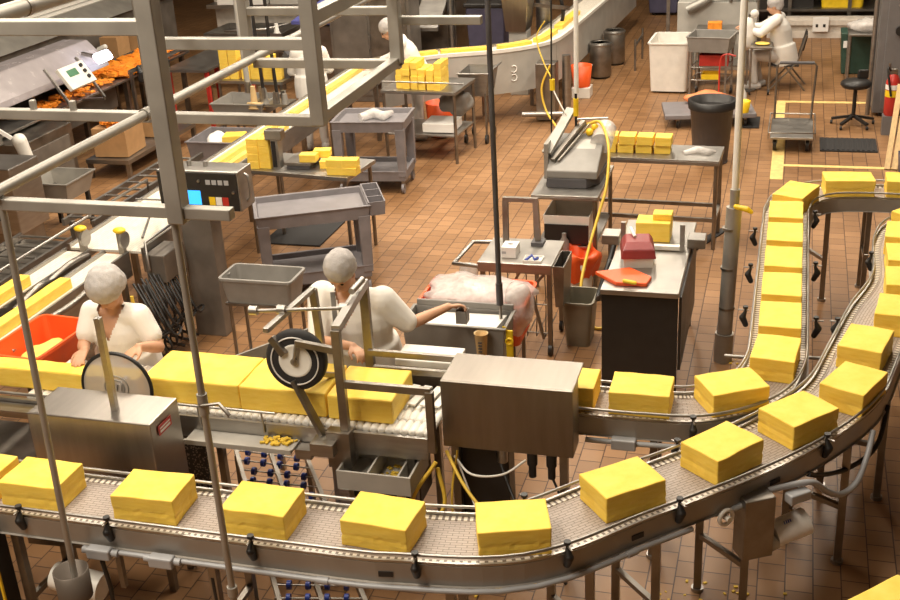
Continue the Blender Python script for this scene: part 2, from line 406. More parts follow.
def place_mesh(name, me, mat, loc, rz, label, cat, group=None, bevel=.006):
    o = bpy.data.objects.new(name, me); o.location = loc; o.rotation_euler = (0, 0, rz); COL.objects.link(o)
    if not me.materials: me.materials.append(mat)
    if bevel:
        b = o.modifiers.new('bevel', 'BEVEL'); b.width = bevel; b.segments = 2; b.limit_method = 'ANGLE'; b.angle_limit = R(50)
    return tag(o, label, cat, group)
BZ = .93                     # belt surface of the block conveyors
VAR = [cheese_mesh(.345, .258, .147, k, 12, 9, 7, .0045) for k in range(4)]
ordn = ['first', 'second', 'third', 'fourth', 'fifth', 'sixth', 'seventh', 'eighth', 'ninth', 'tenth', 'eleventh', 'twelfth', 'thirteenth', 'fourteenth']

# ------------------------------------------------------------------ block conveyors
def clamp_mb(p, d, side, z, big=.72):
    # black plastic rail clamp: knob, neck, body
    rt = V((d.y, -d.x, 0)) * side; c = V((p.x, p.y, z + .012)) + rt * .228
    mb = MB()
    mb.caps([c + V((0, 0, -.10 * big)) - rt * .01, c + V((0, 0, -.03 * big)) + rt * .012, c + V((0, 0, .03 * big)) - rt * .005], [.026 * big, .031 * big, .014 * big])
    mb.cyl(c + V((0, 0, .03 * big)) - rt * .005, c + V((0, 0, .07 * big)) - rt * .005, .012 * big)
    mb.cyl(c + V((0, 0, .065 * big)) - rt * .005, c + V((0, 0, .085 * big)) - rt * .005, .024 * big)
    return mb
def rail_arm_mb(p, d, side, z):
    rt = V((d.y, -d.x, 0)) * side; c = V((p.x, p.y, z))
    return MB().cyl(c + rt * .20, c + rt * .27, .005, n=8)
FRAMEM = pm('conveyor_frame_steel', (.34, .315, .285), .45, .6, .1, 4)
TOOTH = tooth_mat('belt_edge_teeth')
def conveyor(name, label, path, hw, legs, clamps, frame_mat=FRAMEM, group=None, rails=(-1, 1), zb=BZ):
    root = thing(name, label, 'conveyor', (path[len(path) // 2][0], path[len(path) // 2][1], 0))
    mb = MB(); mb.sweep(path, [(-hw, zb - .03), (-hw, zb), (hw, zb), (hw, zb - .03)]); part(root, 'belt', mb, BELT)
    for sd in (-1, 1):
        mb = MB(); o1, o2 = sd * (hw + .012), sd * (hw + .027)
        mb.sweep(path, [(o1, zb - .105), (o1, zb + .004), (o2, zb + .004), (o2, zb - .105)]); mb.sweep(path, [(o1, zb - .105), (o2, zb - .105), (o2 + sd * .012, zb - .108), (o1, zb - .115)])
        part(root, 'side_frame', mb, frame_mat)
        mb = MB()                                       # pale wear strip with teeth beside the belt
        mb.sweep(path, [(sd * (hw - .022), zb), (sd * (hw - .022), zb + .004), (sd * (hw + .011), zb + .004), (sd * (hw + .011), zb)])
        L = 0; s = .02; tot = sum((V(path[i + 1]) - V(path[i])).length for i in range(len(path) - 1))
        part(root, 'wear_strip', mb, TOOTH)
        if sd in rails:
            pr = []
            for i, p in enumerate(path):
                d = (V(path[min(i + 1, len(path) - 1)]) - V(path[max(i - 1, 0)])).normalized(); pr.append((p[0] + d.y * sd * (hw + .02), p[1] - d.x * sd * (hw + .02), zb + .055))
            part(root, 'guide_rail', MB().tube(pr, .0085, 8), STEEL)
            mb = MB(); 
            part(root, 'guide_rail', MB().sweep(path, [(sd * (hw + .02) - .006, zb + .008), (sd * (hw + .02) - .006, zb + .02), (sd * (hw + .02) + .006, zb + .02), (sd * (hw + .02) + .006, zb + .008)]), STEEL)
    for s, sd in clamps:
        p, d = station(path, s); part(root, 'rail_clamp', clamp_mb(p, d, sd, zb + .01), BLACK)
        part(root, 'clamp_rod', rail_arm_mb(p, d, sd, zb + .055), STEEL)
    for s in legs:
        p, d = station(path, s); rt = V((d.y, -d.x, 0)); a = V((p.x, p.y, 0))
        for sd in (-1, 1):
            q = a + rt * sd * (hw - .01); lg = part(root, 'leg', MB().bar(q + V((0, 0, .02)), q + V((0, 0, zb - .04)), .042), STEEL_D)
            part(lg, 'foot', MB().cyl(q, q + V((0, 0, .022)), .035), STEEL)
        part(root, 'cross_brace', MB().bar(a - rt * hw + V((0, 0, .38)), a + rt * hw + V((0, 0, .38)), .03), STEEL_D)
    return root

P1 = [(-6.6, 4.41), (-5.4, 4.41), (-4.2, 4.41), (-3.0, 4.41), (-1.95, 4.41)] 
C1 = [V((x, y)) for x, y in P1] + spline([V((-1.75, 4.415)), V((-1.14, 4.525)), V((-.68, 4.94)), V((-.22, 5.385)), V((.13, 5.80)), V((.395, 6.26)), V((.53, 6.79)), V((.67, 7.4)), V((.84, 8.0)), V((.88, 8.7)), V((1.0, 9.1)), V((1.35, 9.36)), V((2.6, 9.42))], 8)
S1 = lambda x, y: nearest_s(C1, (x, y))
clamps1 = [(S1(x, y), 1) for x, y in ((-3.655, 4.41), (-3.145, 4.41), (-2.36, 4.41), (-1.56, 4.44), (-1.02, 4.62), (-.55, 5.07), (.11, 5.80))]
clamps1 += [(S1(x, y), -1) for x, y in ((-1.0, 4.62), (-.3, 5.3), (.64, 7.1), (.86, 8.35))]
conv = conveyor('curved_conveyor', 'long front conveyor of grey slotted belt curving to the right, carrying spaced cheese blocks', C1, .185,
    [S1(x, y) for x, y in ((-4.9, 4.41), (-3.75, 4.41), (-2.62, 4.41), (-1.42, 4.45), (-.92, 4.72), (-.62, 5.0), (-.2, 5.4), (.3, 6.02), (.55, 6.7), (.85, 8.3))], clamps1)
def off_path(path, o, z, s0, s1, step=.12):
    out = []; s = s0
    while s <= s1: p, d = station(path, s); out.append((p.x + d.y * o, p.y - d.x * o, z)); s += step
    return out
pip = off_path(C1, .236, .812, S1(-3.25, 4.41), S1(-.42, 5.2)); 
part(conv, 'conduit', MB().tube(pip, .014, 8), CONDUIT)
for x in (-3.2, -2.85):
    mb = MB(); mb.cbox((x, 4.155, .812), (.13, .055, .06)); mb.cyl((x - .10, 4.165, .812), (x + .10, 4.165, .812), .02); part(conv, 'junction_box', mb, CONDUIT, .008)
for x, y in ((-2.0, 4.41), (-.78, 4.86)):
    p, d = station(C1, S1(x, y)); mb = MB(); c = V((p.x + d.y * .24, p.y - d.x * .236, .812)); mb.cyl(c - V((d.x, d.y, 0)) * .03, c + V((d.x, d.y, 0)) * .03, .019, n=10); part(conv, 'conduit_coupling', mb, CONDUIT)
for x, y in ((-1.72, 4.41), (-.73, 4.9), (-.1, 5.5)):
    p, d = station(C1, S1(x, y)); c = V((p.x + d.y * .214, p.y - d.x * .214, .872)); mb = MB(); mb.cbox(c, (.07, .006, .028), math.atan2(d.y, d.x)); part(conv, 'frame_slot', mb, BLACK)
# drive end: bearing, gearbox cover, wrapped motor, flexible conduit
p, d = station(C1, S1(-.34, 5.26)); rt = V((d.y, -d.x, 0)); c = V((p.x, p.y, 0))
b = c + rt * .235 + V((0, 0, .80)); mb = MB(); mb.tube(ring3(b, rt, .042, 20) + ring3(b, rt, .042, 20)[:1], .011, 8); mb.cyl(b - rt * .02, b + rt * .03, .016)
part(conv, 'pulley_bearing', mb, WHITE_PL)
g = V((-.04, 5.23, .69)); ang = math.atan2(d.y, d.x)
mb = MB(); mb.cbox(g, (.17, .12, .36), ang - .25); gb = part(conv, 'gearbox_cover', mb, STEEL_D, .005)
m0 = V((.06, 5.31, .58)); m1 = V((.22, 5.41, .62)); mb = MB(); mb.cyl(m0, m1, .07, .075, 20); part(conv, 'wrapped_motor', mb, PAPER, .006, 'motor wrapped in white film')
mm = (m0 + m1) / 2; 
for k in range(4):
    q = m0.lerp(m1, .42 + .06 * k); a = (m1 - m0).normalized(); up = V((-.25, -.55, .8)).normalized()
    c2 = q + up * .0735; mb = MB(); mb.tube([c2 + V((0, 0, .012)), c2 + V((.006, -.004, 0)), c2 - V((0, 0, .012)) + V((.004, -.004, 0))], .0035, 6); part(conv, 'printed_mark', mb, BLUE)
mb = MB(); mb.cyl((-.02, 5.25, .51), (.06, 5.31, .56), .045, .062, 16); part(conv, 'gearbox', mb, PAINTED)
mb = MB(); mb.cbox((.17, 5.36, .80), (.13, .06, .055), .7); part(conv, 'junction_box', mb, CONDUIT, .008)
mb = MB(); mb.tube(spline([V((-.47, 4.98, .812)), V((-.26, 5.1, .80)), V((-.12, 5.17, .82)), V((0, 5.28, .85)), V((.12, 5.37, .85)), V((.24, 5.44, .84)), V((.32, 5.54, .73)), V((.40, 5.64, .66)), V((.48, 5.74, .68)), V((.53, 5.86, .78)), V((.56, 6.0, .86))], 5), .017, 8); part(conv, 'flexible_conduit', mb, CONDUIT)
mb = MB(); mb.tube(spline([V((.22, 5.55, .82)), V((.30, 5.75, .70)), V((.45, 5.95, .64)), V((.60, 6.15, .68)), V((.66, 6.35, .84))], 5), .014, 8); part(conv, 'drive_cable', mb, BLACK)
mb = MB(); mb.tube(spline([V((-3.2, 4.16, .76)), V((-3.2, 4.18, .5)), V((-3.2, 4.1, .2)), V((-3.05, 4.0, .02)), V((-2.7, 3.95, .02)), V((-2.62, 4.2, .3)), V((-2.62, 4.22, .7))], 6), .012, 8); part(conv, 'drive_cable', mb, BLACK)
mb = MB(); mb.cyl((-3.62, 4.3, .5), (-3.34, 4.3, .46), .075, .08, 18); part(conv, 'belt_motor', mb, WHITE_PL, .01, 'white motor under the belt')
mb = MB(); mb.bar((-3.9, 4.5, .56), (-3.0, 4.55, .56), .04); mb.bar((-3.35, 4.5, .6), (-3.35, 4.5, .32), .03); part(conv, 'cross_brace', mb, STEEL_D)
mb = MB(); mb.box(-4.05, -3.82, 4.12, 4.24, 0, .88); part(conv, 'end_cabinet', mb, BLACK, .006)
mb = MB(); mb.bar((-3.815, 4.115, .03), (-3.815, 4.115, .87), .012); part(conv, 'yellow_edge', mb, YELLOW)

blocks = [(-4.05, 4.40, 1), (-3.654, 4.405, 0), (-3.0, 4.413, 2), (-2.388, 4.407, -1), (-1.763, 4.426, -4), (-1.14, 4.506, 18), (-.679, 4.939, 40.5), (-.224, 5.378, 51.5), (.153, 5.799, 47.5), (.449, 6.208, 65), (.535, 6.752, 75), (.75, 7.27, 82), (.83, 7.77, 88), (.86, 8.22, 90), (.88, 8.68, 84), (1.02, 9.13, 50)]
where = ['cut off by the left edge of the photo', 'standing behind the pipe post with the steel cup', 'between the two front pipe posts', 'just right of the second thin pipe post', 'in front of the drip tray', 'at the start of the bend, nearest to the camera', 'on the diagonal below the steel cover box', 'beside the motor wrapped in white film', 'second from the outer bend', 'at the outer bend on the right', 'first of the row going away on the right', 'second of the row going away on the right', 'third of the row going away on the right', 'fourth of the row going away on the right', 'fifth of the row going away on the right', 'farthest of the row at the right photo edge']
for i, (x, y, a) in enumerate(blocks):
    place_mesh('cheese_block', VAR[i % 4], CHEESE, (x, y, BZ), R(a), 'cheese block on the front conveyor, ' + where[i], 'cheese', 'cheese blocks riding the front conveyor')

C2 = [V((-1.62, 5.92)), V((-1.0, 5.92))] + spline([V((-.72, 5.92)), V((-.38, 5.96)), V((-.1, 6.2)), V((.015, 6.55)), V((.03, 7.0))], 8) + [V((.03, 8.0)), V((.03, 9.0))] + spline([V((.03, 9.3)), V((.10, 9.65)), V((.32, 9.88)), V((.65, 9.95)), V((1.1, 9.95)), V((2.6, 9.95))], 8)
S2 = lambda x, y: nearest_s(C2, (x, y))
conv2 = conveyor('return_conveyor', 'inner conveyor turning from the steel cover box up a straight run, packed with cheese blocks', C2, .152,
    [S2(x, y) for x, y in ((-.62, 5.92), (-.02, 6.5), (.03, 8.2), (.3, 9.87), (.7, 9.95), (1.5, 9.95))],
    [(S2(.03, 8.75), -1), (S2(.03, 8.0), -1), (S2(.03, 7.25), -1), (S2(.03, 7.15), 1), (S2(.03, 8.1), 1), (S2(.03, 9.2), 1), (S2(1.0, 9.95), 1), (S2(-.45, 5.94), 1)])
part(conv2, 'conduit', MB().tube(off_path(C2, .20, .80, S2(-1.0, 5.92), S2(.02, 6.7)), .016, 8), CONDUIT)
mb = MB(); mb.cbox((-.78, 5.715, .80), (.14, .06, .065)); part(conv2, 'junction_box', mb, CONDUIT, .008)
mb = MB(); mb.cyl((-.13, 6.92, .80), (-.30, 6.92, .80), .012); part(conv2, 'brace_tube', mb, STEEL)
mb = MB(); mb.cyl((.22, 6.98, .80), (.50, 7.0, .80), .012); part(conv2, 'brace_tube', mb, STEEL)
b2 = [(-.71, 5.93, 0), (-.215, 6.055, 29), (.015, 6.53, 84), (.03, 7.02, 90), (.03, 7.52, 90), (.03, 8.02, 90), (.03, 8.53, 90), (.03, 9.03, 90), (.10, 9.53, 70), (.52, 9.93, 6), (1.02, 9.95, 0), (1.5, 9.95, 0)]
w2 = ['just past the steel cover box', 'inside the near bend', 'leaving the near bend', 'first of the straight run going away', 'second of the straight run going away', 'third of the straight run going away', 'fourth of the straight run going away', 'fifth of the straight run going away', 'at the far bend', 'past the far bend on the back run', 'on the back run at the right photo edge', 'on the back run beyond the right photo edge']
LONG = [cheese_mesh(.40, .258, .147, 20 + k, 12, 9, 7, .0045, name='cheese_block') for k in range(3)]
for i, (x, y, a) in enumerate(b2):
    place_mesh('cheese_block', (VAR[0] if i < 3 else LONG[i % 3]), CHEESE, (x, y, BZ), R(a), 'cheese block on the inner conveyor, ' + w2[i], 'cheese', 'cheese blocks packed on the inner conveyor')
place_mesh('cheese_block', VAR[1], CHEESE, (-1.14, 5.945, BZ), 0, 'yellow cheese block half hidden by the steel cover box, coming out of it', 'cheese')
o = place_mesh('cheese_block', VAR[2], CHEESE, (.545, 4.19, .93), R(46), 'yellow cheese block alone at the bottom right corner of the photo', 'cheese')

# bottom-right corner: end of another conveyor with the corner block on it
c5 = [V((0, 3.6)), V((.3, 3.93)), V((.55, 4.19)), V((.85, 4.5)), V((1.3, 4.97))]
conv5 = thing('feed_conveyor', 'conveyor end at the bottom right corner of the photo, under a cheese block', 'conveyor', (.4, 4.4, 0))
part(conv5, 'belt', MB().sweep(c5[1:], [(-.17, .9), (-.17, .93), (.17, .93), (.17, .9)]), BELT)
for sd in (-1, 1):
    part(conv5, 'side_frame', MB().sweep(c5[1:], [(sd * .18, .78), (sd * .18, .94), (sd * .195, .94), (sd * .195, .78)]), STEEL)
for q in ((.6, 4.05), (.4, 4.25), (1.2, 4.7), (1.0, 4.88)): part(conv5, 'leg', MB().bar((q[0], q[1], 0), (q[0], q[1], .8), .04), STEEL_D)

# ------------------------------------------------------------------ slab line with rollers, covers and cutter frame
slab = thing('roller_line', 'roller line with white segmented rollers carrying the long cheese slabs', 'conveyor', (-3.4, 5.66, 0))
for y in (5.40, 5.93):
    part(slab, 'side_frame', MB().box(-6.2 if y < 5.6 else -4.48, -1.84, y - .012, y + .012, .76, .90), STEEL)
rb = MB(); prof = [(.012, -.26)]
for k in range(4):
    z0 = -.25 + k * .125; prof += [(.022, z0), (.026, z0 + .02), (.026, z0 + .10), (.022, z0 + .118), (.012, z0 + .12)]
Mr = Matrix.Rotation(R(90), 4, 'X'); rb.lathe(prof, n=12, M=Mr)
r0 = None
for k in range(57):
    x = -4.45 + k * .0465
    if r0 is None:
        r0 = part(slab, 'roller', rb, WHITE_PL, world=False); r0.location = V((x, 5.665, .903)) - slab.location
    else: dup(r0, V((x, 5.665, .903)) - slab.location, parent=slab)
for x in (-5.6, -4.3, -3.45, -2.42, -1.95):
    for y in ((5.42, 5.91) if x > -4.4 else (5.42, 5.66)): part(slab, 'leg', MB().bar((x, y, 0), (x, y, .78), .045), STEEL_D)
mb = MB(); mb.box(-3.3, -2.62, 5.25, 5.385, .80, .815); mb.bar((-3.3, 5.25, .81), (-2.62, 5.25, .81), .016, .03); part(slab, 'catch_tray', mb, PAINTED)
mb = MB()
for k in range(26):
    a = random.random(); s_ = .012 + .014 * random.random(); mb.cbox((-2.83 + .2 * a, 5.30 + .07 * random.random(), .82 + s_ / 4), (s_ * 1.6, s_, s_ / 2), random.random() * 3)
part(slab, 'cheese_crumbs', mb, CURD, kind='stuff')
mb = MB(); mb.tube([(-3.7, 5.37, .985), (-2.75, 5.37, .985)], .008); mb.cyl((-3.25, 5.38, .84), (-3.25, 5.37, .985), .006); mb.cyl((-2.84, 5.38, .84), (-2.84, 5.37, .985), .006); part(slab, 'guide_rail', mb, STEEL)
mb = MB(); mb.box(-6.0, -4.05, 5.28, 5.38, .86, .875); mb.tube([(-6, 5.36, .955), (-4.0, 5.36, .955)], .01); part(slab, 'guide_rail', mb, STEEL)
# drip box under the rollers
mb = MB(); mb.tray(-2.34, -1.90, 5.22, 5.56, .62, .74, .012); mb.box(-2.16, -2.15, 5.23, 5.55, .63, .74); mb.box(-1.985, -1.975, 5.23, 5.55, .63, .73); part(slab, 'drip_box', mb, PAINTED)
mb = MB(); mb.bar((-2.30, 5.25, .3), (-2.30, 5.25, .62), .06, .07); part(slab, 'drip_box_leg', mb, STEEL); part(slab, 'drip_box_leg', MB().bar((-1.97, 5.25, .45), (-1.97, 5.25, .62), .04), STEEL)
mb = MB()
for k in range(40): s_ = .008 + .012 * random.random(); mb.cbox((random.uniform(-2.13, -2.0), random.uniform(5.25, 5.5), .635 + s_ / 4), (s_ * 1.5, s_, s_ / 2), random.random() * 3)
part(slab, 'cheese_crumbs', mb, CURD, kind='stuff')
mb = MB(); mb.box(-3.42, -3.22, 5.33, 5.37, .30, .74); part(slab, 'perforated_guard', mb, HOLES)
mb = MB(); mb.box(-2.5, -2.36, 5.25, 5.36, .80, .88); mb.box(-2.62, -2.52, 5.30, 5.38, .74, .80); part(slab, 'clamp_block', mb, STEEL)
mb = MB(); mb.box(-5.6, -4.3, 5.45, 5.9, .36, .40); part(slab, 'trough_panel', MB().hexa([(-3.42, 6.02, .78), (-2.95, 6.52, .78), (-2.96, 6.53, .78), (-3.43, 6.03, .78), (-3.42, 6.02, .94), (-2.95, 6.52, 1.0), (-2.96, 6.53, 1.0), (-3.43, 6.03, .94)]), GREY_TUB)
part(slab, 'panel_strut', MB().bar((-3.2, 6.27, 0), (-3.2, 6.27, .8), .03), STEEL_D)
part(slab, 'slide_plate', MB().box(-6.2, -4.75, 5.43, 5.69, .905, .9285), STEEL)
for x0, x1, y0, y1, z1 in ((-2.46, -1.99, 5.64, 5.88, .72), (-4.2, -3.5, 5.5, 5.85, .7)): part(slab, 'dark_backdrop_box', MB().box(x0, x1, y0, y1, .28, z1), BLACK, .01)  # black filler boxes added as a dark backdrop under the rollers
part(slab, 'lower_shelf', mb, STEEL_D)

SLABZ = .931
def slab_block(x0, x1, y0, y1, z1, label, seed, mat=CHEESE):
    me = cheese_mesh(x1 - x0, y1 - y0, z1 - SLABZ, seed, max(6, int((x1 - x0) / .09)), 5, 4, .005, 'cheese_slab', False)
    place_mesh('cheese_slab', me, mat, ((x0 + x1) / 2, (y0 + y1) / 2, SLABZ), 0, label, 'cheese', 'long cheese slabs on the roller line', .012)
slab_block(-3.66, -3.02, 5.47, 5.85, 1.09, 'thick cheese slab on the roller line left of the thin pipe post', 31)
slab_block(-3.015, -2.47, 5.465, 5.85, 1.09, 'thick cheese slab on the roller line left of the rubber-tyred wheel', 32)
slab_block(-2.46, -2.06, 5.46, 5.85, 1.085, 'thick cheese slab end lying under the cutter frame', 33)
slab_block(-5.6, -3.70, 5.47, 5.61, 1.07, 'narrow cheese slab under the first worker\'s hands', 34)

# stainless cover box on the left with its pole, guard disc behind
bx = thing('drive_cover', 'bright stainless steel cover box behind the front conveyor on the left', 'machine', (-3.64, 5.0, .0))
mb = MB(); mb.box(-4.03, -3.25, 4.85, 5.17, .62, 1.15); part(bx, 'cover_shell', mb, STEEL_B, .008)
mb = MB(); mb.box(-3.244, -3.242, 4.92, 5.06, 1.04, 1.10); lb = part(bx, 'warning_label', mb, RED, 0, 'small red and white label')
mb = MB(); mb.box(-3.2418, -3.241, 4.935, 5.045, 1.052, 1.066); mb.box(-3.2418, -3.241, 4.935, 5.045, 1.075, 1.083); part(lb, 'label_print', mb, PAPER)
mb = MB(); mb.bar((-3.53, 4.97, 1.15), (-3.53, 4.97, 1.72), .034, .034); part(bx, 'upright_tube', mb, STEEL)
for x in (-3.97, -3.31):
    for y in (4.9, 5.12): part(bx, 'leg', MB().bar((x, y, 0), (x, y, .64), .04), STEEL_D)
dc = thing('guard_disc', 'round smoked guard disc with a black rim behind the left steel cover', 'guard', (-3.72, 5.30, .0))
cd = V((-3.72, 5.30, 1.105)); ax = V((.08, -1, .05)).normalized()
mb = MB(); mb.cyl(cd - ax * .008, cd + ax * .008, .215, n=40); part(dc, 'disc', mb, DISCM)
mb = MB(); r_ = ring3(cd, ax, .218, 40); mb.tube(r_ + r_[:1], .012, 8, False); part(dc, 'rim', mb, BLACK)
for rr in (.05, .075):
    r_ = ring3(cd + ax * .01, ax, rr, 28); part(dc, 'printed_ring', MB().tube(r_ + r_[:1], .004, 6, False), GALV)
for k in range(3):
    part(dc, 'printed_mark', MB().bar(cd + ax * .012 + V((-.03 + .03 * k, 0, -.02)), cd + ax * .012 + V((-.02 + .03 * k, 0, .022)), .008, .003), GALV)
part(dc, 'shaft', MB().cyl(cd, cd - ax * .12, .02), STEEL)
mb = MB(); mb.bar((-3.72, 5.35, 0), (-3.72, 5.35, 1.12), .035); part(dc, 'stand', mb, STEEL_D)

# right steel cover over the transfer
cv = thing('transfer_cover', 'large dull steel cover box over the transfer in the middle of the photo', 'machine', (-1.40, 5.7, .0))
mb = MB(); mb.box(-1.78, -1.03, 5.50, 5.515, .80, 1.22); mb.box(-1.78, -1.03, 5.515, 5.86, 1.205, 1.22); mb.box(-1.045, -1.03, 5.515, 5.68, .80, 1.205); mb.box(-1.78, -1.765, 5.515, 5.86, 1.0, 1.205)
part(cv, 'cover_shell', mb, STEEL_M, .004)
for x, y in ((-1.72, 5.54), (-1.09, 5.54)): part(cv, 'leg', MB().bar((x, y, 0), (x, y, .8), .045), STEEL_D)
for x in (-1.27, -1.16):
    mb = MB(); mb.cyl((x, 5.53, .80), (x, 5.53, .72), .03); mb.cyl((x, 5.53, .72), (x, 5.53, .64), .022); part(cv, 'solenoid_valve', mb, BLACK)
mb = MB(); mb.cyl((-1.45, 5.56, .80), (-1.45, 5.56, .70), .03); part(cv, 'sensor', mb, STEEL)
for pts, mt, r_ in (([(-1.72, 5.5, .74), (-1.6, 5.42, .68), (-1.42, 5.42, .70), (-1.3, 5.5, .76)], WHITE_PL, .007), ([(-1.75, 5.45, .8), (-1.6, 5.3, .66), (-1.35, 5.12, .5), (-1.15, 5.0, .3)], YHOSE, .01), ([(-1.7, 5.5, .78), (-1.72, 5.4, .5), (-1.66, 5.3, .2), (-1.6, 5.2, .02)], YHOSE, .007), ([(-1.7, 5.5, .7), (-1.5, 5.3, .45), (-1.25, 5.25, .42), (-1.05, 5.4, .6)], WHITE_PL, .006), ([(-1.16, 5.53, .66), (-1.1, 5.45, .5), (-1.25, 5.3, .35), (-1.4, 5.2, .1)], BLACK, .008), ([(-1.8, 5.4, .75), (-1.92, 5.3, .55), (-1.85, 5.25, .4), (-1.75, 5.35, .5), (-1.8, 5.42, .7)], YHOSE, .012), ([(-1.5, 5.6, .75), (-1.35, 5.4, .55), (-1.2, 5.2, .45), (-1.0, 5.1, .25)], BLACK, .009)):
    part(cv, 'air_hose', MB().tube(spline([V(p) for p in pts], 6), r_, 8), mt)
mb = MB(); mb.box(-1.74, -1.42, 5.58, 5.72, .02, .78); part(cv, 'dark_filler_box', mb, BLACK, .005)  # black box added to darken the space beneath the cover

# cutter / press frame with rubber-tyred wheel
pf = thing('press_frame', 'steel bar frame with a rubber-tyred wheel standing over the cheese slabs', 'machine', (-2.4, 5.65, .0))
def fr(pts, w, h=None, name='frame_bar', mat=STEEL_D): return part(pf, name, MB().bar(pts[0], pts[1], w, h), mat, .003)
fr([(-2.315, 5.36, .93), (-2.315, 5.36, 1.56)], .05, .04, 'post'); fr([(-2.37, 5.97, .93), (-2.37, 5.97, 1.60)], .055, .04, 'post')
fr([(-2.70, 5.97, 1.52), (-2.66, 5.93, 1.0)], .045, .04, 'post'); 
fr([(-2.315, 5.36, 1.56), (-2.365, 5.97, 1.58)], .05, .05, mat=STEEL); fr([(-2.76, 5.40, 1.50), (-2.70, 5.97, 1.52)], .035, .03, mat=STEEL)
fr([(-2.315, 5.36, 1.225), (-1.79, 5.36, 1.225)], .03, .045); fr([(-1.80, 5.36, 1.225), (-1.80, 5.36, .84)], .045, .04, 'post')
fr([(-2.37, 5.95, 1.13), (-1.80, 5.95, 1.13)], .03, .04); fr([(-2.33, 5.92, 1.04), (-1.86, 5.92, 1.04)], .03, .04)
fr([(-1.82, 5.95, 1.13), (-1.82, 5.95, .78)], .04, .04, 'post')
part(pf, 'guide_rod', MB().cyl((-2.96, 5.62, 1.51), (-2.33, 5.62, 1.575), .011), STEEL)
for x in (-2.93, -2.75, -2.36): part(pf, 'rod_collar', MB().cyl((x - .025, 5.62, 1.514 + .1 * (x + 2.96)), (x + .025, 5.62, 1.514 + .1 * (x + 2.96)), .028), STEEL)
part(pf, 'guide_rod', MB().cyl((-2.34, 5.7, 1.64), (-2.33, 5.86, 1.65), .02), STEEL)
fr([(-2.74, 5.42, 1.45), (-2.66, 5.40, 1.36)], .03, .05, 'wheel_arm'); fr([(-2.58, 5.40, 1.44), (-2.315, 5.36, 1.43)], .03, .04, 'wheel_arm')
fr([(-2.62, 5.40, 1.2), (-2.46, 5.36, .88)], .045, .03, 'wheel_arm'); fr([(-2.60, 5.5, 1.2), (-2.40, 5.86, 1.0)], .03, .03, 'wheel_arm')
fr([(-2.56, 5.94, 1.52), (-2.46, 5.70, 1.05)], .03, .02, 'wheel_arm')
wc = V((-2.605, 5.44, 1.315)); wa = V((.04, -1, .10)).normalized()
wh = part(pf, 'wheel', MB().lathe([(.105, -.03), (.165, -.035), (.18, -.02), (.182, 0), (.18, .02), (.165, .035), (.105, .03)], n=40, M=Matrix.Translation(wc) @ wa.to_track_quat('Z', 'Y').to_matrix().to_4x4()), RUBBER, label='black rubber tyre')
r_ = ring3(wc + wa * .036, wa, .142, 40); part(wh, 'pale_ring', MB().tube(r_ + r_[:1], .0045, 6, False), PAPER)
part(wh, 'rim', MB().lathe([(.02, .036), (.085, .032), (.092, .036), (.106, .025), (.106, -.025), (.02, -.025)], n=32, M=Matrix.Translation(wc) @ wa.to_track_quat('Z', 'Y').to_matrix().to_4x4()), WHITE_PL)
part(wh, 'hub', MB().cyl(wc - wa * .03, wc + wa * .05, .022), STEEL)
fr([tuple(wc + wa * .055), (-2.58, 5.40, 1.45)], .03, .012, 'wheel_arm', STEEL)
mb = MB(); mb.box(-1.99, -1.975, 5.5, 5.9, .96, .97)
for k in range(5): part(pf, 'wear_slat', MB().cbox((-2.08 + k * .075, 5.80, .945), (.05, .24, .012), -.16), WHITE_PL)
part(pf, 'white_tray', MB().box(-2.26, -1.86, 6.10, 6.32, .97, 1.02), WHITE_PL, .008)
mb = MB(); mb.box(-2.24, -1.88, 6.12, 6.30, .76, .97); part(pf, 'tray_stand', mb, STEEL_D)
part(pf, 'base_plate', MB().box(-2.42, -2.28, 5.31, 5.385, .70, .93), STEEL_D)

# skate-wheel gravity conveyor lying on the floor under the lines
sk = thing('skate_wheel_conveyor', 'steel skate-wheel track with blue wheels slanting under the conveyors', 'conveyor', (-2.8, 5.3, 0))
A0, A1, B0, B1 = V((-2.48, 4.62, .25)), V((-3.42, 6.04, .25)), V((-2.02, 4.72, .25)), V((-2.90, 6.02, .25))
A0.z = B0.z = .22; A1.z = B1.z = .28
for a, b in ((A0, A1), (B0, B1), ((A0 + B0) / 2, (A1 + B1) / 2)): part(sk, 'rail', MB().bar(a, b, .025, .06), STEEL_D)
nn = 14
for k in range(nn):
    t = (k + .5) / nn; a, b = A0.lerp(A1, t), B0.lerp(B1, t); z = V((0, 0, .02))
    ax_ = part(sk, 'axle', MB().cyl(a + z, b + z, .005, n=6), STEEL)
    for j in range(4):
        q = a.lerp(b, (j + .5 + .25 * (k % 2)) / 4.4) + z; dd = (b - a).normalized() * .012
        part(ax_, 'skate_wheel', MB().cyl(q - dd, q + dd, .026, n=10), BLUE)
for q in (A0.lerp(A1, .06), B0.lerp(B1, .06), A0.lerp(A1, .95), B0.lerp(B1, .95)): part(sk, 'leg', MB().bar((q.x, q.y, 0), (q.x, q.y, q.z), .03), STEEL_D)

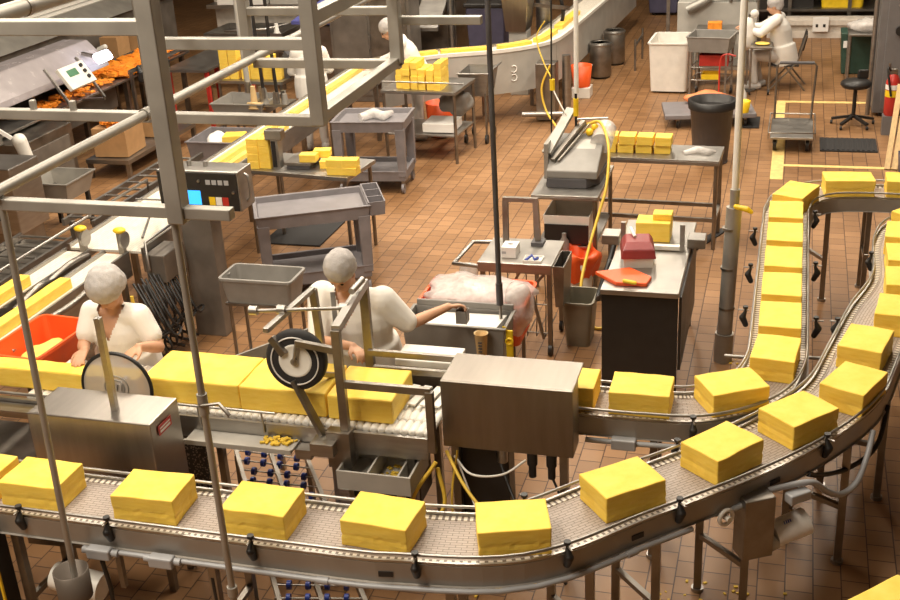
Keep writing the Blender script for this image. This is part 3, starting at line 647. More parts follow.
# ------------------------------------------------------------------ overhead pipe rack in front on the left
CUPM = pm('brown_steel_cup', (.13, .105, .085), .5, .3, .1)
rk = thing('pipe_rack', 'welded grey tube frame with round rails hanging across the upper left of the photo', 'rack', (-2.8, 4.05, 0))
def rb_(a, b, w, h=None, name='crossbar', mat=GALV): return part(rk, name, MB().bar(a, b, w, h), mat, .005)
rb_((-2.395, 4.05, 2.66), (-2.39, 4.05, 4.9), .075, .075, 'post')
rb_((-3.24, 4.05, 2.705), (-2.15, 4.05, 2.705), .05, .05)
part(rk, 'post', MB().cyl((-2.42, 4.05, 0), (-2.42, 4.05, 2.68), .0165), GALV); part(rk, 'post', MB().cyl((-3.315, 4.05, 0), (-3.245, 4.05, 2.74), .0165), GALV)
for z in (1.82, 1.78): part(rk, 'pipe_clamp', MB().cyl((-2.42, 4.05, z - .03), (-2.42, 4.05, z + .03), .024), GALV)
part(rk, 'clamp_lever', MB().tube([(-2.42, 4.03, 1.80), (-2.33, 4.03, 1.82), (-2.28, 4.02, 1.77)], .009, 6), STEEL_D)
for z, r_ in ((.78, .025), (.42, .024), (.62, .02)): part(rk, 'pipe_clamp', MB().cyl((-2.42, 4.05, z - .025), (-2.42, 4.05, z + .025), r_), GALV)
part(rk, 'pipe_clamp', MB().cyl((-2.42, 4.05, .62), (-2.36, 4.10, .62), .018), GALV)
part(rk, 'cup', MB().lathe([(.085, .58), (.088, .74), (.082, .74), (.08, .595), (.02, .595)], c=(-3.305, 4.04, .035), n=24), CUPM)
part(rk, 'rail_pipe', MB().cyl((-3.25, 4.0, 2.76), (-3.25, 9.6, 2.76), .026, n=16), GALV)
part(rk, 'pipe_coupling', MB().cyl((-3.25, 5.30, 2.76), (-3.25, 5.36, 2.76), .034, n=16), GALV)
part(rk, 'pipe_coupling', MB().cyl((-3.25, 7.15, 2.76), (-3.25, 7.22, 2.76), .031, n=16), GALV)
rb_((-5.4, 5.42, 2.72), (-2.28, 5.42, 2.72), .055, .055)
rb_((-3.235, 5.42, 2.72), (-3.235, 5.42, 4.9), .07, .07, 'post'); rb_((-2.31, 5.42, 2.70), (-2.32, 5.42, 4.9), .075, .075, 'post')
rb_((-2.31, 5.42, 2.735), (-2.31, 6.75, 2.745), .06, .06)
rb_((-3.25, 6.68, 2.73), (-2.28, 6.68, 2.73), .055, .055); rb_((-2.30, 6.68, 2.74), (-2.30, 6.68, 4.9), .07, .07, 'post')
rb_((-3.25, 5.48, 3.10), (-2.31, 5.48, 3.10), .055, .06); rb_((-3.28, 6.68, 2.74), (-3.28, 6.68, 4.9), .06, .06, 'post')
rb_((-3.28, 6.68, 3.05), (-2.3, 6.68, 3.05), .05, .05)
rb_((-4.2, 4.05, 3.46), (-2.42, 4.05, 3.46), .06, .06)
part(rk, 'rail_pipe', MB().cyl((-3.27, 3.6, 3.46), (-3.27, 8.5, 3.46), .038, n=18), GALV, label='upper thicker round rail')
part(rk, 'pipe_coupling', MB().cyl((-3.27, 4.50, 3.46), (-3.27, 4.53, 3.46), .042, n=18), STEEL_D)
rb_((-2.31, 5.42, 3.24), (-2.31, 9.5, 3.24), .07, .07, 'rail_pipe')
rb_((-2.33, 6.75, 2.98), (-1.78, 6.75, 2.98), .05, .05)
for x in (-4.0, -3.75): rb_((x, 5.42, 2.74), (x, 5.42, 2.80), .03, .03, 'stub')

# hanging poles
pl = thing('black_pole', 'tall thin black pole rising from beside the grey sink through the whole photo', 'pole', (-1.80, 7.05, 0))
part(pl, 'upper_tube', MB().cyl((-1.815, 7.05, 1.05), (-1.82, 7.05, 4.4), .018), DARK_PL); part(pl, 'lower_tube', MB().cyl((-1.79, 7.05, 0), (-1.815, 7.05, 1.1), .011), STEEL_D); part(pl, 'joint', MB().cyl((-1.814, 7.05, 1.0), (-1.815, 7.05, 1.16), .024), DARK_PL)
pl = thing('service_drop', 'pale service pipe on a thick strapped column beside the inner conveyor', 'pole', (-.37, 8.45, 0))
part(pl, 'drop_pipe', MB().cyl((-.345, 8.45, 1.3), (-.34, 8.45, 4.6), .026), WHITE_PL); part(pl, 'column', MB().cyl((-.375, 8.45, .22), (-.345, 8.45, 1.28), .058, n=20), GALV); part(pl, 'base_collar', MB().cyl((-.38, 8.45, 0), (-.375, 8.45, .24), .072, n=20), GALV)
for z in (.45, .78, 1.1): part(pl, 'strap', MB().cyl((-.366, 8.45, z), (-.366, 8.45, z + .018), .062, n=20), STEEL_D)
part(pl, 'pipe_tee', MB().cyl((-.345, 8.45, 1.27), (-.345, 8.45, 1.42), .036), GALV); part(pl, 'valve_handle', MB().caps([(-.33, 8.40, 1.30), (-.25, 8.38, 1.29), (-.22, 8.38, 1.27)], [.02, .022, .016]), YELLOW)
def vpole(name, label, x, y, z0, z1, r, mat): return solo(name, MB().cyl((x, y, z0), (x, y, z1), r, n=10), mat, label, 'pole')

# ------------------------------------------------------------------ tables, carts and bins (local, then placed)
def caster(par, x, y, r=.05, mat=BLACK):
    c = lpart(par, 'caster', MB().box(x - .018, x + .018, y - .02, y + .02, r * 1.2, r * 2 + .03), STEEL_D)
    lpart(c, 'caster_wheel', MB().cyl((x - .014, y, r), (x + .014, y, r), r, n=14), mat)
def utility_cart(label, loc, rz, L=1.0, W=.56, H=.86, mat=GREY_PL):
    t = thing('utility_cart', label, 'cart', loc, rz, 'grey plastic utility carts')
    lpart(t, 'top_tray', MB().tray(-L / 2, L / 2, -W / 2, W / 2, H - .13, H, .02, .012, .012, .075), mat, .008)
    lpart(t, 'bottom_shelf', MB().tray(-L / 2 + .02, L / 2 - .02, -W / 2 + .02, W / 2 - .02, .15, .27, .02, .005, .01, .07), mat, .008)
    for sx in (-1, 1):
        for sy in (-1, 1):
            x, y = sx * (L / 2 - .055), sy * (W / 2 - .05)
            lpart(t, 'leg', MB().hexa([(x - .045, y - .035, .2), (x + .045, y - .035, .2), (x + .045, y + .035, .2), (x - .045, y + .035, .2), (x - .055, y - .045, H - .1), (x + .055, y - .045, H - .1), (x + .055, y + .045, H - .1), (x - .055, y + .045, H - .1)]), mat, .006)
            caster(t, x, y, .06, GREY_PL)
    return t
def steel_table(name, label, loc, rz, L, W, H, legs_in=.05, shelf=None, brace=False, top=STEEL, lip=.04):
    t = thing(name, label, 'table', loc, rz)
    mb = MB(); mb.box(-L / 2, L / 2, -W / 2, W / 2, H - .015, H); mb.box(-L / 2, L / 2, -W / 2, -W / 2 + .012, H - lip, H - .015); mb.box(-L / 2, L / 2, W / 2 - .012, W / 2, H - lip, H - .015)
    mb.box(-L / 2, -L / 2 + .012, -W / 2 + .012, W / 2 - .012, H - lip, H - .015); mb.box(L / 2 - .012, L / 2, -W / 2 + .012, W / 2 - .012, H - lip, H - .015)
    lpart(t, 'tabletop', mb, top, .003)
    for sx in (-1, 1):
        for sy in (-1, 1):
            x, y = sx * (L / 2 - legs_in), sy * (W / 2 - legs_in); lpart(t, 'leg', MB().cyl((x, y, 0), (x, y, H - .015), .02), STEEL_D)
    if shelf: lpart(t, 'lower_shelf', MB().box(-L / 2 + legs_in, L / 2 - legs_in, -W / 2 + legs_in, W / 2 - legs_in, shelf - .02, shelf), STEEL, .003)
    if brace:
        for z, y in ((.30, -W / 2 + legs_in), (.30, W / 2 - legs_in)): lpart(t, 'stretcher', MB().bar((-L / 2 + legs_in, y, z), (L / 2 - legs_in, y, z), .035), STEEL_D)
        for sx in (-1, 1): lpart(t, 'stretcher', MB().bar((sx * (L / 2 - legs_in), -W / 2 + legs_in, .3), (sx * (L / 2 - legs_in), W / 2 - legs_in, .3), .035), STEEL_D)
    return t

c2 = utility_cart('grey plastic utility cart with tool bins at its end, before the scale table', (-4.17, 9.37, 0), R(27), 1.02, .60, .85)
lpart(c2, 'handle_tray', MB().tray(.50, .66, -.29, .29, .74, .87, .012, .01), GREY_PL, .004)
for y in (-.1, .1): lpart(c2, 'tray_divider', MB().box(.51, .65, y - .006, y + .006, .76, .865), GREY_PL)
c1 = utility_cart('grey plastic utility cart with crumpled clear film on its tray, by the far scale line', (-4.60, 12.35, 0), R(6), .84, .62, .86)
solo('plastic_film', MB().tube([(-4.72, 12.25, .85), (-4.6, 12.4, .87), (-4.45, 12.3, .86), (-4.42, 12.5, .85)], [.05, .06, .055, .03], 7), FILM, 'crumpled clear plastic film lying on the far grey cart', 'plastic film')

tb = steel_table('scale_table', 'steel table with a bench scale and cheese pieces behind the near grey cart', (-4.555, 10.30, 0), R(-7), 1.18, .62, .9)
sc_ = thing('bench_scale', 'bench scale with a display column on the steel table', 'scale', (-4.78, 10.28, .9))
part(sc_, 'platter', MB().box(-4.74, -4.46, 10.12, 10.46, .94, .97), STEEL_D, .004); part(sc_, 'base', MB().box(-4.72, -4.48, 10.14, 10.44, .9, .94), DARK_PL, .004); part(sc_, 'column', MB().box(-4.86, -4.78, 10.12, 10.22, .9, 1.22), STEEL, .004); part(sc_, 'display', MB().box(-4.90, -4.72, 10.08, 10.19, 1.2, 1.3), STEEL_D, .01)
part(sc_, 'dark_strip', MB().box(-4.85, -4.81, 10.112, 10.12, .92, 1.18), BLACK)
SM = cheese_mesh(.17, .12, .075, 51, 3, 3, 2, .003, 'cheese_piece', False)
def pieces(lst, desc, group, mat=CHEESE, me=SM):
    for i, (x, y, z, a) in enumerate(lst):
        place_mesh('cheese_piece', me, mat, (x, y, z), R(a), desc(i) if callable(desc) else desc, 'cheese', group, .004)
lay = []
for k in range(4): lay += [(-5.06, 10.18 + .005 * k, .9 + .0755 * k, 90), (-4.935, 10.2, .9 + .0755 * k, 86)]
pieces(lay, lambda i: 'cheese block in the pile left of the bench scale, %s layer, %s column' % (['bottom', 'second', 'third', 'top'][i // 2], ['left', 'right'][i % 2]), 'cheese pile by the bench scale')
pieces([(-4.50, 10.2, .97, 5), (-4.42, 10.36, .97, 12), (-4.31, 10.24, .9, 8)], lambda i: ['flat cheese block at the left of the group on the scale platter', 'flat cheese block at the back of the group on the scale platter', 'cheese block just right of the scale platter'][i], 'cheese on the scale')
pieces([(-4.16, 10.05, .9, 3), (-4.02, 10.05, .9, -4), (-4.16, 10.05, .976, 0), (-4.02, 10.06, .976, 6)], lambda i: ['lower left', 'lower right', 'upper left', 'upper right'][i] + ' cheese block of the four at the right end of the scale table', 'four cheese blocks on the scale table')
mt = thing('floor_mat', 'black rubber floor mat under the near grey cart', 'mat', (-4.9, 10.7, 0)); 
part(mt, 'mat_pad', MB().box(-5.2, -4.55, 10.35, 11.1, .001, .018), RUBBER, .004)

lt = steel_table('work_table', 'long steel table with four pairs of cheese blocks in a row', (-1.27, 11.08, 0), R(-2), 1.36, .50, .9, .03, None, True, STEEL, .05)
BL4 = cheese_mesh(.155, .17, .085, 61, 3, 3, 2, .004, 'cheese_piece', False)
for i, x in enumerate((-1.68, -1.505, -1.33, -1.155)):
    for k in range(2): pieces([(x + .012 * k, 11.08 - .01 * k * i, .9 + .0855 * k, random.uniform(-4, 4))], '%s block of the %s cheese pair from the left on the long steel table' % (['lower', 'upper'][k], ordn[i]), 'paired cheese blocks on the long table', CHEESE, BL4)
solo('plastic_film', MB().tube([(-.95, 11.0, .905), (-.82, 11.08, .925), (-.72, 11.02, .92), (-.66, 11.1, .905)], [.03, .045, .04, .02], 7), FILM, 'clear plastic film at the right end of the long steel table', 'plastic film')

# digital scale stand
ss = steel_table('scale_stand', 'narrow steel stand with the grey slanted wrapping machine on it', (-1.86, 10.12, 0), 0, .60, .95, .9, .03, .42, False)
lpart(ss, 'shelf_bin', MB().tray(-.2, .22, -.44, .1, .43, .70, .008, .02), WHITE_PL); lpart(ss, 'bin_liner', MB().box(-.19, .21, -.45, -.44, .44, .62), BLACK)
wm = thing('wrapping_machine', 'grey slanted heat-sealing machine on the narrow steel stand', 'machine', (-1.86, 10.15, .9))
mb = MB(); mb.prism([(-2.06, 9.86), (-1.70, 9.86), (-1.60, 10.0), (-1.58, 10.5), (-2.06, 10.5)], .9, .99, 'Z'); part(wm, 'base', mb, DARK_PL, .008)
mb = MB(); mb.prism([(9.86, .99), (10.5, .99), (10.5, 1.22), (10.32, 1.28), (9.95, 1.10), (9.86, 1.06)], -2.06, -1.60, 'X'); part(wm, 'housing', mb, GREY_TUB, .012)
mb = MB(); mb.cbox((-1.78, 10.1, 1.16), (.24, .34, .02), 0, R(28)); part(wm, 'front_panel', mb, PAINTED, .006)
mb = MB(); mb.cbox((-2.0, 10.18, 1.34), (.10, .52, .03), R(-24), R(38)); part(wm, 'lid_plate', mb, GALV, .006)
mb = MB(); mb.bar((-2.02, 9.96, 1.12), (-1.80, 10.35, 1.38), .05, .05); mb.bar((-1.97, 9.96, 1.12), (-1.75, 10.35, 1.36), .02, .02); part(wm, 'seal_arm', mb, STEEL_D, .004)
part(wm, 'film_roll', MB().cyl((-1.62, 10.2, 1.22), (-1.62, 10.48, 1.28), .10, n=20), FILM)
part(wm, 'film_bar', MB().cyl((-1.9, 10.5, 1.36), (-1.6, 10.5, 1.38), .012), STEEL)
for q in ((-1.74, 10.3, 1.30), (-1.70, 10.36, 1.33)): part(wm, 'knob', MB().ell(q, (.035, .035, .035)), YELLOW)
part(wm, 'side_panel', MB().box(-2.1, -2.06, 9.95, 10.45, .95, 1.28), GALV, .005)
dr = thing('cable_drop', 'pale hanging pipe with yellow plugs above the wrapping machine', 'pole', (-1.87, 10.35, 1.4))
part(dr, 'drop_pipe', MB().cyl((-1.86, 10.3, 1.66), (-1.85, 10.3, 3.6), .022), WHITE_PL)
for z in (1.50, 1.58): part(dr, 'plug', MB().cyl((-1.865, 10.3, z - .05), (-1.865, 10.3, z + .03), .024), YELLOW)
part(dr, 'plug_cord', MB().cyl((-1.865, 10.3, 1.3), (-1.865, 10.3, 1.68), .012), BLACK)
dr = thing('cable_drop', 'thin black hanging cord with a yellow plug left of the wrapping machine', 'pole', (-2.1, 10.3, 1.2))
part(dr, 'cord', MB().cyl((-2.12, 10.4, .95), (-2.08, 10.4, 3.6), .008, n=8), BLACK); part(dr, 'plug', MB().cyl((-2.10, 10.4, 1.66), (-2.10, 10.4, 1.76), .024), YELLOW)
part(dr, 'side_cord', MB().tube(spline([V((-2.10, 10.4, 1.68)), V((-2.05, 10.36, 1.6)), V((-1.98, 10.3, 1.5)), V((-1.93, 10.3, 1.42))], 5), .007, 6), WHITE_PL)
part(dr, 'side_cord', MB().tube(spline([V((-2.10, 10.4, 1.76)), V((-2.2, 10.5, 1.9)), V((-2.28, 10.6, 2.1)), V((-2.2, 10.6, 2.25))], 5), .007, 6), YHOSE)
solo('yellow_hose', MB().tube(spline([V((-1.78, 10.42, 1.34)), V((-1.64, 10.3, 1.39)), V((-1.52, 10.0, 1.25)), V((-1.50, 9.75, .98)), V((-1.54, 9.6, .78)), V((-1.6, 9.35, .5)), V((-1.62, 9.1, .28)), V((-1.57, 8.95, .1)), V((-1.48, 8.86, .02)), V((-1.38, 8.84, .02)), V((-1.28, 8.9, .02))], 7), .0135, 8), YHOSE, 'yellow hose hanging from the wrapping machine down to the floor', 'hose')

# cutting station with black front
ct = thing('cutting_table', 'steel cutting table with a tall black front panel and wire frame', 'table', (-.95, 8.35, 0))
part(ct, 'tabletop', MB().box(-1.22, -.665, 7.64, 9.12, .86, .9), STEEL, .004)
part(ct, 'front_panel', MB().box(-1.215, -.67, 7.67, 7.69, .03, .86), BLACK)
part(ct, 'side_panel', MB().box(-.665, -.645, 7.68, 8.9, .28, .86), BLACK)
for x in (-1.18, -.70):
    for y in (7.72, 9.06): part(ct, 'leg', MB().bar((x, y, 0), (x, y, .86), .04), STEEL_D)
for x in (-1.17, -.72): part(ct, 'frame_post', MB().bar((x, 8.46, .9), (x, 8.46, 1.12), .035), STEEL); 
part(ct, 'stop_bar', MB().bar((-1.18, 8.47, .925), (-.70, 8.47, .925), .05, .03), WHITE_PL)
for x in (-1.28, -.62): part(ct, 'bracket', MB().box(x - .07, x + .07, 8.52, 8.68, .9, .98), STEEL, .008)
part(ct, 'side_hose_rack', MB().tube(spline([V((-1.30, 9.0, .8)), V((-1.34, 8.8, .6)), V((-1.30, 8.6, .72)), V((-1.36, 8.4, .5)), V((-1.28, 8.2, .62))], 5), .022, 8), BLACK)
part(ct, 'motor', MB().cyl((-1.36, 8.62, .46), (-1.26, 8.62, .46), .09), MURK)
place_mesh('cheese_block', cheese_mesh(.27, .20, .155, 71, 4, 4, 3, .004, 'cheese_block', False), CHEESE, (-.965, 8.73, .9), 0, 'yellow cheese block standing behind the stop bar on the cutting table', 'cheese')
place_mesh('cheese_piece', cheese_mesh(.15, .12, .05, 72, 3, 3, 2, .003, 'cheese_piece', False), CHEESE, (-.90, 8.76, 1.056), 0, 'small cheese piece on top of the block on the cutting table', 'cheese')
tx = thing('storage_box', 'pale plastic box with a maroon lid on the cutting table', 'box', (-1.02, 8.17, .9), R(10))
lpart(tx, 'box_body', MB().tray(-.115, .115, -.10, .16, 0, .10, .006, .01), WHITE_PL, .006)
mb = MB(); mb.hexa([(-.13, -.125, .08), (.13, -.125, .08), (.13, .18, .08), (-.13, .18, .08), (-.115, -.11, .15), (.115, -.11, .15), (.115, .165, .15), (-.115, .165, .15)]); mb.hexa([(-.115, -.11, .15), (.115, -.11, .15), (.115, .165, .15), (-.115, .165, .15), (-.09, -.03, .185), (.09, -.03, .185), (.09, .15, .185), (-.09, .15, .185)]); lpart(tx, 'lid', mb, MAROON, .008, 'maroon lid')
solo('marker_pen', MB().cyl((-1.05, 8.22, 1.095), (-1.10, 8.34, 1.12), .012), WHITE_PL, 'white marker lying on the maroon lid', 'pen')
mb = MB(); mb.prism([(-1.30, 7.90), (-1.12, 7.72), (-.90, 7.73), (-.88, 7.86), (-1.06, 8.02)], .9, .93, 'Z'); sb = solo('dustpan', mb, ORANGE, 'flat orange plastic scoop lying at the front corner of the cutting table', 'scoop', bevel=.006)
solo('yellow_tag', MB().caps([(-1.06, 7.715, .945), (-.98, 7.70, .94)], [.014, .014]), YELLOW, 'small yellow clip on the edge of the orange scoop', 'clip')

# sanitiser bucket, beige bin
bk = thing('waste_bucket', 'white bucket lined with an orange bag behind the beige bin', 'bucket', (-1.73, 9.55, 0))
part(bk, 'bucket', MB().lathe([(.12, 0), (.15, .34), (.145, .34), (.115, .01)], c=(-1.73, 9.55, 0)), WHITE_PL)
rings = []
for k, (r_, z) in enumerate([(.155, .20), (.17, .30), (.19, .36), (.21, .42), (.17, .44), (.14, .40), (.10, .30)]):
    rings.append([V((-1.73 + r_ * (1 + .16 * math.sin(a * 3 + k) + .08 * math.sin(a * 7)) * math.cos(a), 9.55 + r_ * (1 + .16 * math.sin(a * 3 + k) + .08 * math.sin(a * 7)) * math.sin(a), z + .02 * math.sin(a * 5 + k))) for a in [2 * math.pi * i / 32 for i in range(32)]])
part(bk, 'orange_bag', MB().loft(rings), ORANGE, label='orange bag liner')
solo('spray_bottle', MB().lathe([(.035, .02), (.045, .06), (.045, .18), (.02, .22), (.02, .26)], c=(-1.86, 9.62, .30), n=14), GREY_TUB, 'grey bottle in the orange-lined bucket', 'bottle')
wb = thing('waste_bin', 'empty beige rectangular waste bin on the tiles by the cutting table', 'bin', (-1.53, 8.68, 0))
mb = MB(); mb.rtub(.125, .17, .0, .40, .035, .03, .006, .01, Matrix.Translation((-1.545, 8.64, 0))); part(wb, 'bin_body', mb, BEIGE_PL)

# paper cart with handle frame
pc = thing('wire_cart', 'steel cart with a wire basket and an upright handle, carrying a tissue box', 'cart', (-2.02, 8.50, 0))
part(pc, 'top', MB().box(-2.30, -1.70, 8.28, 8.82, .77, .80), STEEL, .004); part(pc, 'top_edge', MB().box(-2.30, -1.70, 8.265, 8.28, .72, .80), STEEL, .003)
for x in (-2.27, -1.73):
    for y in (8.31, 8.79): lg = part(pc, 'leg', MB().bar((x, y, .08), (x, y, .77), .035), STEEL_D); part(lg, 'caster_wheel', MB().cyl((x - .015, y, .05), (x + .015, y, .05), .05, n=14), BLACK)
for k in range(7): x = -2.22 + k * .075; part(pc, 'basket_wire', MB().tube([(x, 8.32, .76), (x + .01, 8.31, .45), (x, 8.32, .16), (x, 8.78, .16)], .005, 6), STEEL_D)
for z in (.2, .45): part(pc, 'basket_wire', MB().tube([(-2.26, 8.30, z), (-1.74, 8.30, z)], .006, 6), STEEL_D)
part(pc, 'diagonal_brace', MB().bar((-1.95, 8.30, .74), (-2.06, 8.30, .55), .03, .02), STEEL_D); part(pc, 'diagonal_brace', MB().bar((-2.06, 8.30, .55), (-1.98, 8.30, .18), .03, .02), STEEL_D); part(pc, 'diagonal_brace', MB().bar((-1.76, 8.30, .72), (-1.88, 8.30, .58), .03, .02), STEEL_D); part(pc, 'diagonal_brace', MB().bar((-1.88, 8.30, .58), (-1.78, 8.30, .15), .03, .02), STEEL_D)
part(pc, 'side_pocket', MB().tray(-1.69, -1.60, 8.25, 8.6, .45, .80, .008, .015), STEEL_D)
part(pc, 'handle_post', MB().bar((-2.17, 8.72, .80), (-2.17, 8.74, 1.16), .045, .04), STEEL_D); part(pc, 'handle_post', MB().bar((-1.90, 8.72, .80), (-1.92, 8.74, 1.16), .045, .04), STEEL_D); part(pc, 'handle_bar', MB().bar((-2.19, 8.74, 1.17), (-1.90, 8.74, 1.17), .04, .035), STEEL_D)
part(pc, 'post_foot', MB().box(-1.95, -1.85, 8.66, 8.78, .80, .83), DARK_PL)
part(pc, 'side_handle', MB().tube([(-2.30, 8.76, .78), (-2.46, 8.74, .78), (-2.52, 8.35, .74), (-2.30, 8.32, .74)], .018, 8), STEEL)
part(pc, 'side_bag', MB().lathe([(.02, .30), (.06, .40), (.08, .60), (.07, .70), (.02, .72)], c=(-2.42, 8.42, 0), n=14), FILM)
tbx = thing('tissue_box', 'white tissue box standing on the wire cart', 'box', (-2.07, 8.47, .8)); part(tbx, 'box', MB().box(-2.13, -2.01, 8.38, 8.53, .8, .89), PAPER, .004); part(tbx, 'opening', MB().ell((-2.07, 8.46, .8905), (.025, .014, .002)), BLACK)
part(tbx, 'printed_mark', MB().box(-2.125, -2.09, 8.3785, 8.38, .835, .855), CONDUIT)
solo('parts_tray', MB().tray(-1.94, -1.79, 8.30, 8.42, .8, .82, .006), WHITE_PL, 'small white tray with blue clips on the wire cart', 'tray')
solo('blue_clip', MB().tube([(-1.92, 8.32, .815), (-1.88, 8.38, .835), (-1.85, 8.33, .82), (-1.83, 8.37, .82)], .012, 6), BLUE, 'blue clips in the small white tray on the wire cart', 'clip')

# red bag bin, grey sink trolley
rbn = thing('bag_bin', 'red bin overflowing with clear bags behind the grey sink', 'bin', (-2.08, 7.50, 0)); 
mb = MB(); mb.rtub(.38, .24, .56, .89, .05, .04, .006, .015, Matrix.Translation((-2.09, 7.50, 0))); part(rbn, 'bin_body', mb, ORANGE)
for x in (-2.32, -1.80):
    for y in (7.34, 7.66): part(rbn, 'leg', MB().bar((x, y, 0), (x, y, .57), .025), STEEL_D)
def lump(c, r, seed, n=26, mrow=14, amp=.35):
    mb = MB(); mb.ell(c, r, n, mrow); c = V(c)
    for i, p in enumerate(mb.v):
        d = p - c; mb.v[i] = c + d * (1 + amp * noise.noise(d * 9 + V((seed, 0, 0))))
    return mb
solo('clear_bag', lump((-2.10, 7.46, .91), (.40, .22, .09), 3), FILM, 'heap of crumpled clear bags on top of the red bin', 'plastic bag')
solo('clear_bag', lump((-1.76, 7.33, .86), (.10, .14, .19), 5), FILM, 'clear bag bulging over the right end of the red bin', 'plastic bag')
sn = thing('sink_trolley', 'grey sink trolley holding white sheets beside the second worker', 'sink', (-2.1, 6.96, 0))
mb = MB(); mb.tray(-2.46, -1.74, 6.84, 7.14, .62, .92, .012, .02, .012); part(sn, 'basin', mb, GREY_TUB, .004); part(sn, 'splash_back', MB().box(-2.44, -1.74, 7.13, 7.15, .92, .965), GREY_TUB, .006)
for x in (-2.42, -1.78):
    for y in (6.87, 7.10): part(sn, 'leg', MB().bar((x, y, 0), (x, y, .64), .035), STEEL_D)
solo('paper_sheets', MB().hexa([(-2.40, 6.90, .83), (-1.82, 6.88, .83), (-1.78, 7.1, .86), (-2.38, 7.1, .85), (-2.40, 6.90, .87), (-1.82, 6.88, .88), (-1.78, 7.1, .90), (-2.38, 7.1, .89)]), PAPER, 'white sheets lying in the grey sink trolley', 'paper')
mj = thing('measuring_jug', 'clear measuring jug hooked on the front of the grey sink trolley', 'jug', (-1.885, 6.79, .72))
part(mj, 'jug', MB().lathe([(.032, .72), (.045, .90), (.05, .905), (.04, .90), (.028, .73)], c=(-1.885, 6.785, 0), n=18), WOOD)
for k in range(5): part(mj, 'scale_mark', MB().box(-1.895, -1.87, 6.735 - .0, 6.745, .76 + .022 * k, .766 + .022 * k), DARK_PL)
ys = thing('yellow_bracket', 'yellow plastic bracket with round holes hanging at the right end of the grey sink', 'bracket', (-1.70, 6.88, .55))
mb = MB(); mb.box(-1.735, -1.685, 6.86, 6.875, .58, .90); part(ys, 'plate', mb, YELLOW, .01)
for z in (.66, .82): r_ = ring3((-1.71, 6.855, z), (0, 1, 0), .022, 18); part(ys, 'hole_ring', MB().tube(r_ + r_[:1], .009, 6, False), YELLOW)
part(ys, 'hook', MB().tube([(-1.72, 6.87, .86), (-1.735, 6.86, .92), (-1.75, 6.85, .93)], .006, 6), YELLOW)

# grey tub on a stand near the second worker
gs = thing('tub_stand', 'thin-legged steel stand under the grey tub left of the second worker', 'stand', (-3.80, 7.50, 0))
for x in (-4.04, -3.55):
    for y in (7.38, 7.62): part(gs, 'leg', MB().cyl((x, y, 0), (x, y, .72), .014), STEEL_D)
part(gs, 'top_frame', MB().box(-4.07, -3.52, 7.36, 7.64, .70, .72), STEEL_D); part(gs, 'lower_shelf', MB().box(-4.05, -3.54, 7.37, 7.63, .16, .18), STEEL)
gt = thing('grey_tub', 'grey plastic tub with rim handles on the thin-legged stand', 'tub', (-3.80, 7.5, .72)); mb = MB(); mb.rtub(.29, .15, .72, .93, .03, .025, .006, .014, Matrix.Translation((-3.80, 7.5, 0))); part(gt, 'tub_body', mb, GREY_TUB)
for x in (-4.10, -3.50): part(gt, 'handle', MB().tube([(x, 7.44, .915), (x + .02 * (1 if x < -3.8 else -1), 7.5, .90), (x, 7.56, .915)], .01, 6), GREY_TUB)

# orange tub by the first worker
ob = thing('orange_tub', 'orange plastic tub of white curd beside the first worker', 'tub', (-4.77, 6.04, .82), R(-4))
mb = MB(); mb.rtub(.21, .31, 0, .19, .04, .03, .006, .014); lpart(ob, 'tub_body', mb, ORANGE)
mb = lump((0, -.02, .06), (.12, .2, .05), 8, 20, 10, .4); lpart(ob, 'curd', mb, CHEESE_P)
os_ = thing('tub_table', 'low steel stand under the orange tub', 'stand', (-4.77, 6.1, 0))
part(os_, 'top', MB().box(-4.95, -4.6, 5.96, 6.36, .78, .818), STEEL_D)
for x in (-4.9, -4.65):
    for y in (6.0, 6.32): part(os_, 'leg', MB().bar((x, y, 0), (x, y, .78), .03), STEEL_D)

# ------------------------------------------------------------------ cheese log line on the left going away
ll = thing('log_line', 'long white belt line on the left going away with two lanes of cheese logs', 'conveyor', (-5.3, 9.5, 0))
ZL = .92
part(ll, 'belt', MB().sweep([V((-5.19, 5.9)), V((-5.19, 7.72))], [(-.1, ZL - .02), (-.1, ZL), (.1, ZL), (.1, ZL - .02)]), BELT_W)
part(ll, 'belt', MB().sweep([V((-5.55, 5.9)), V((-5.55, 7.72))], [(-.1, ZL - .02), (-.1, ZL), (.1, ZL), (.1, ZL - .02)]), BELT_W)
part(ll, 'belt', MB().sweep([V((-5.34, 7.8)), V((-5.34, 9.4))], [(-.33, ZL - .02), (-.33, ZL), (.33, ZL), (.33, ZL - .02)]), BELT_W)
part(ll, 'belt', MB().sweep([V((-5.415, 9.42)), V((-5.415, 14.5))], [(-.19, ZL - .02), (-.19, ZL), (.19, ZL), (.19, ZL - .02)]), BELT_W)
for x, y0, y1 in ((-5.66, 5.9, 7.72), (-5.44, 5.9, 7.72), (-5.30, 5.9, 7.72), (-5.08, 5.9, 7.72), (-5.68, 7.8, 9.4), (-5.0, 7.8, 9.4), (-5.62, 9.42, 14.5), (-5.21, 9.42, 14.5)):
    part(ll, 'side_frame', MB().box(x - .01, x + .01, y0, y1, .74, .95), STEEL)
for x, y0, y1 in ((-5.52, 9.5, 14.4),): part(ll, 'lane_divider', MB().box(x - .012, x + .012, y0, y1, ZL, ZL + .05), WHITE_PL)
for y in (6.3, 7.6, 8.6, 9.5, 11, 12.6, 14.2):
    for x in (-5.6, -5.1 if y < 9.4 else -5.215): part(ll, 'leg', MB().bar((x, y, 0), (x, y, .76), .05), STEEL_D)
for x, y0, y1 in ((-5.78, 6.9, 9.3), (-4.93, 7.75, 9.3)):
    part(ll, 'guard_rail', MB().tube([(x, y0, .78), (x, y0, 1.02), (x, y1, 1.02), (x, y1, .78)], .012, 8), STEEL)
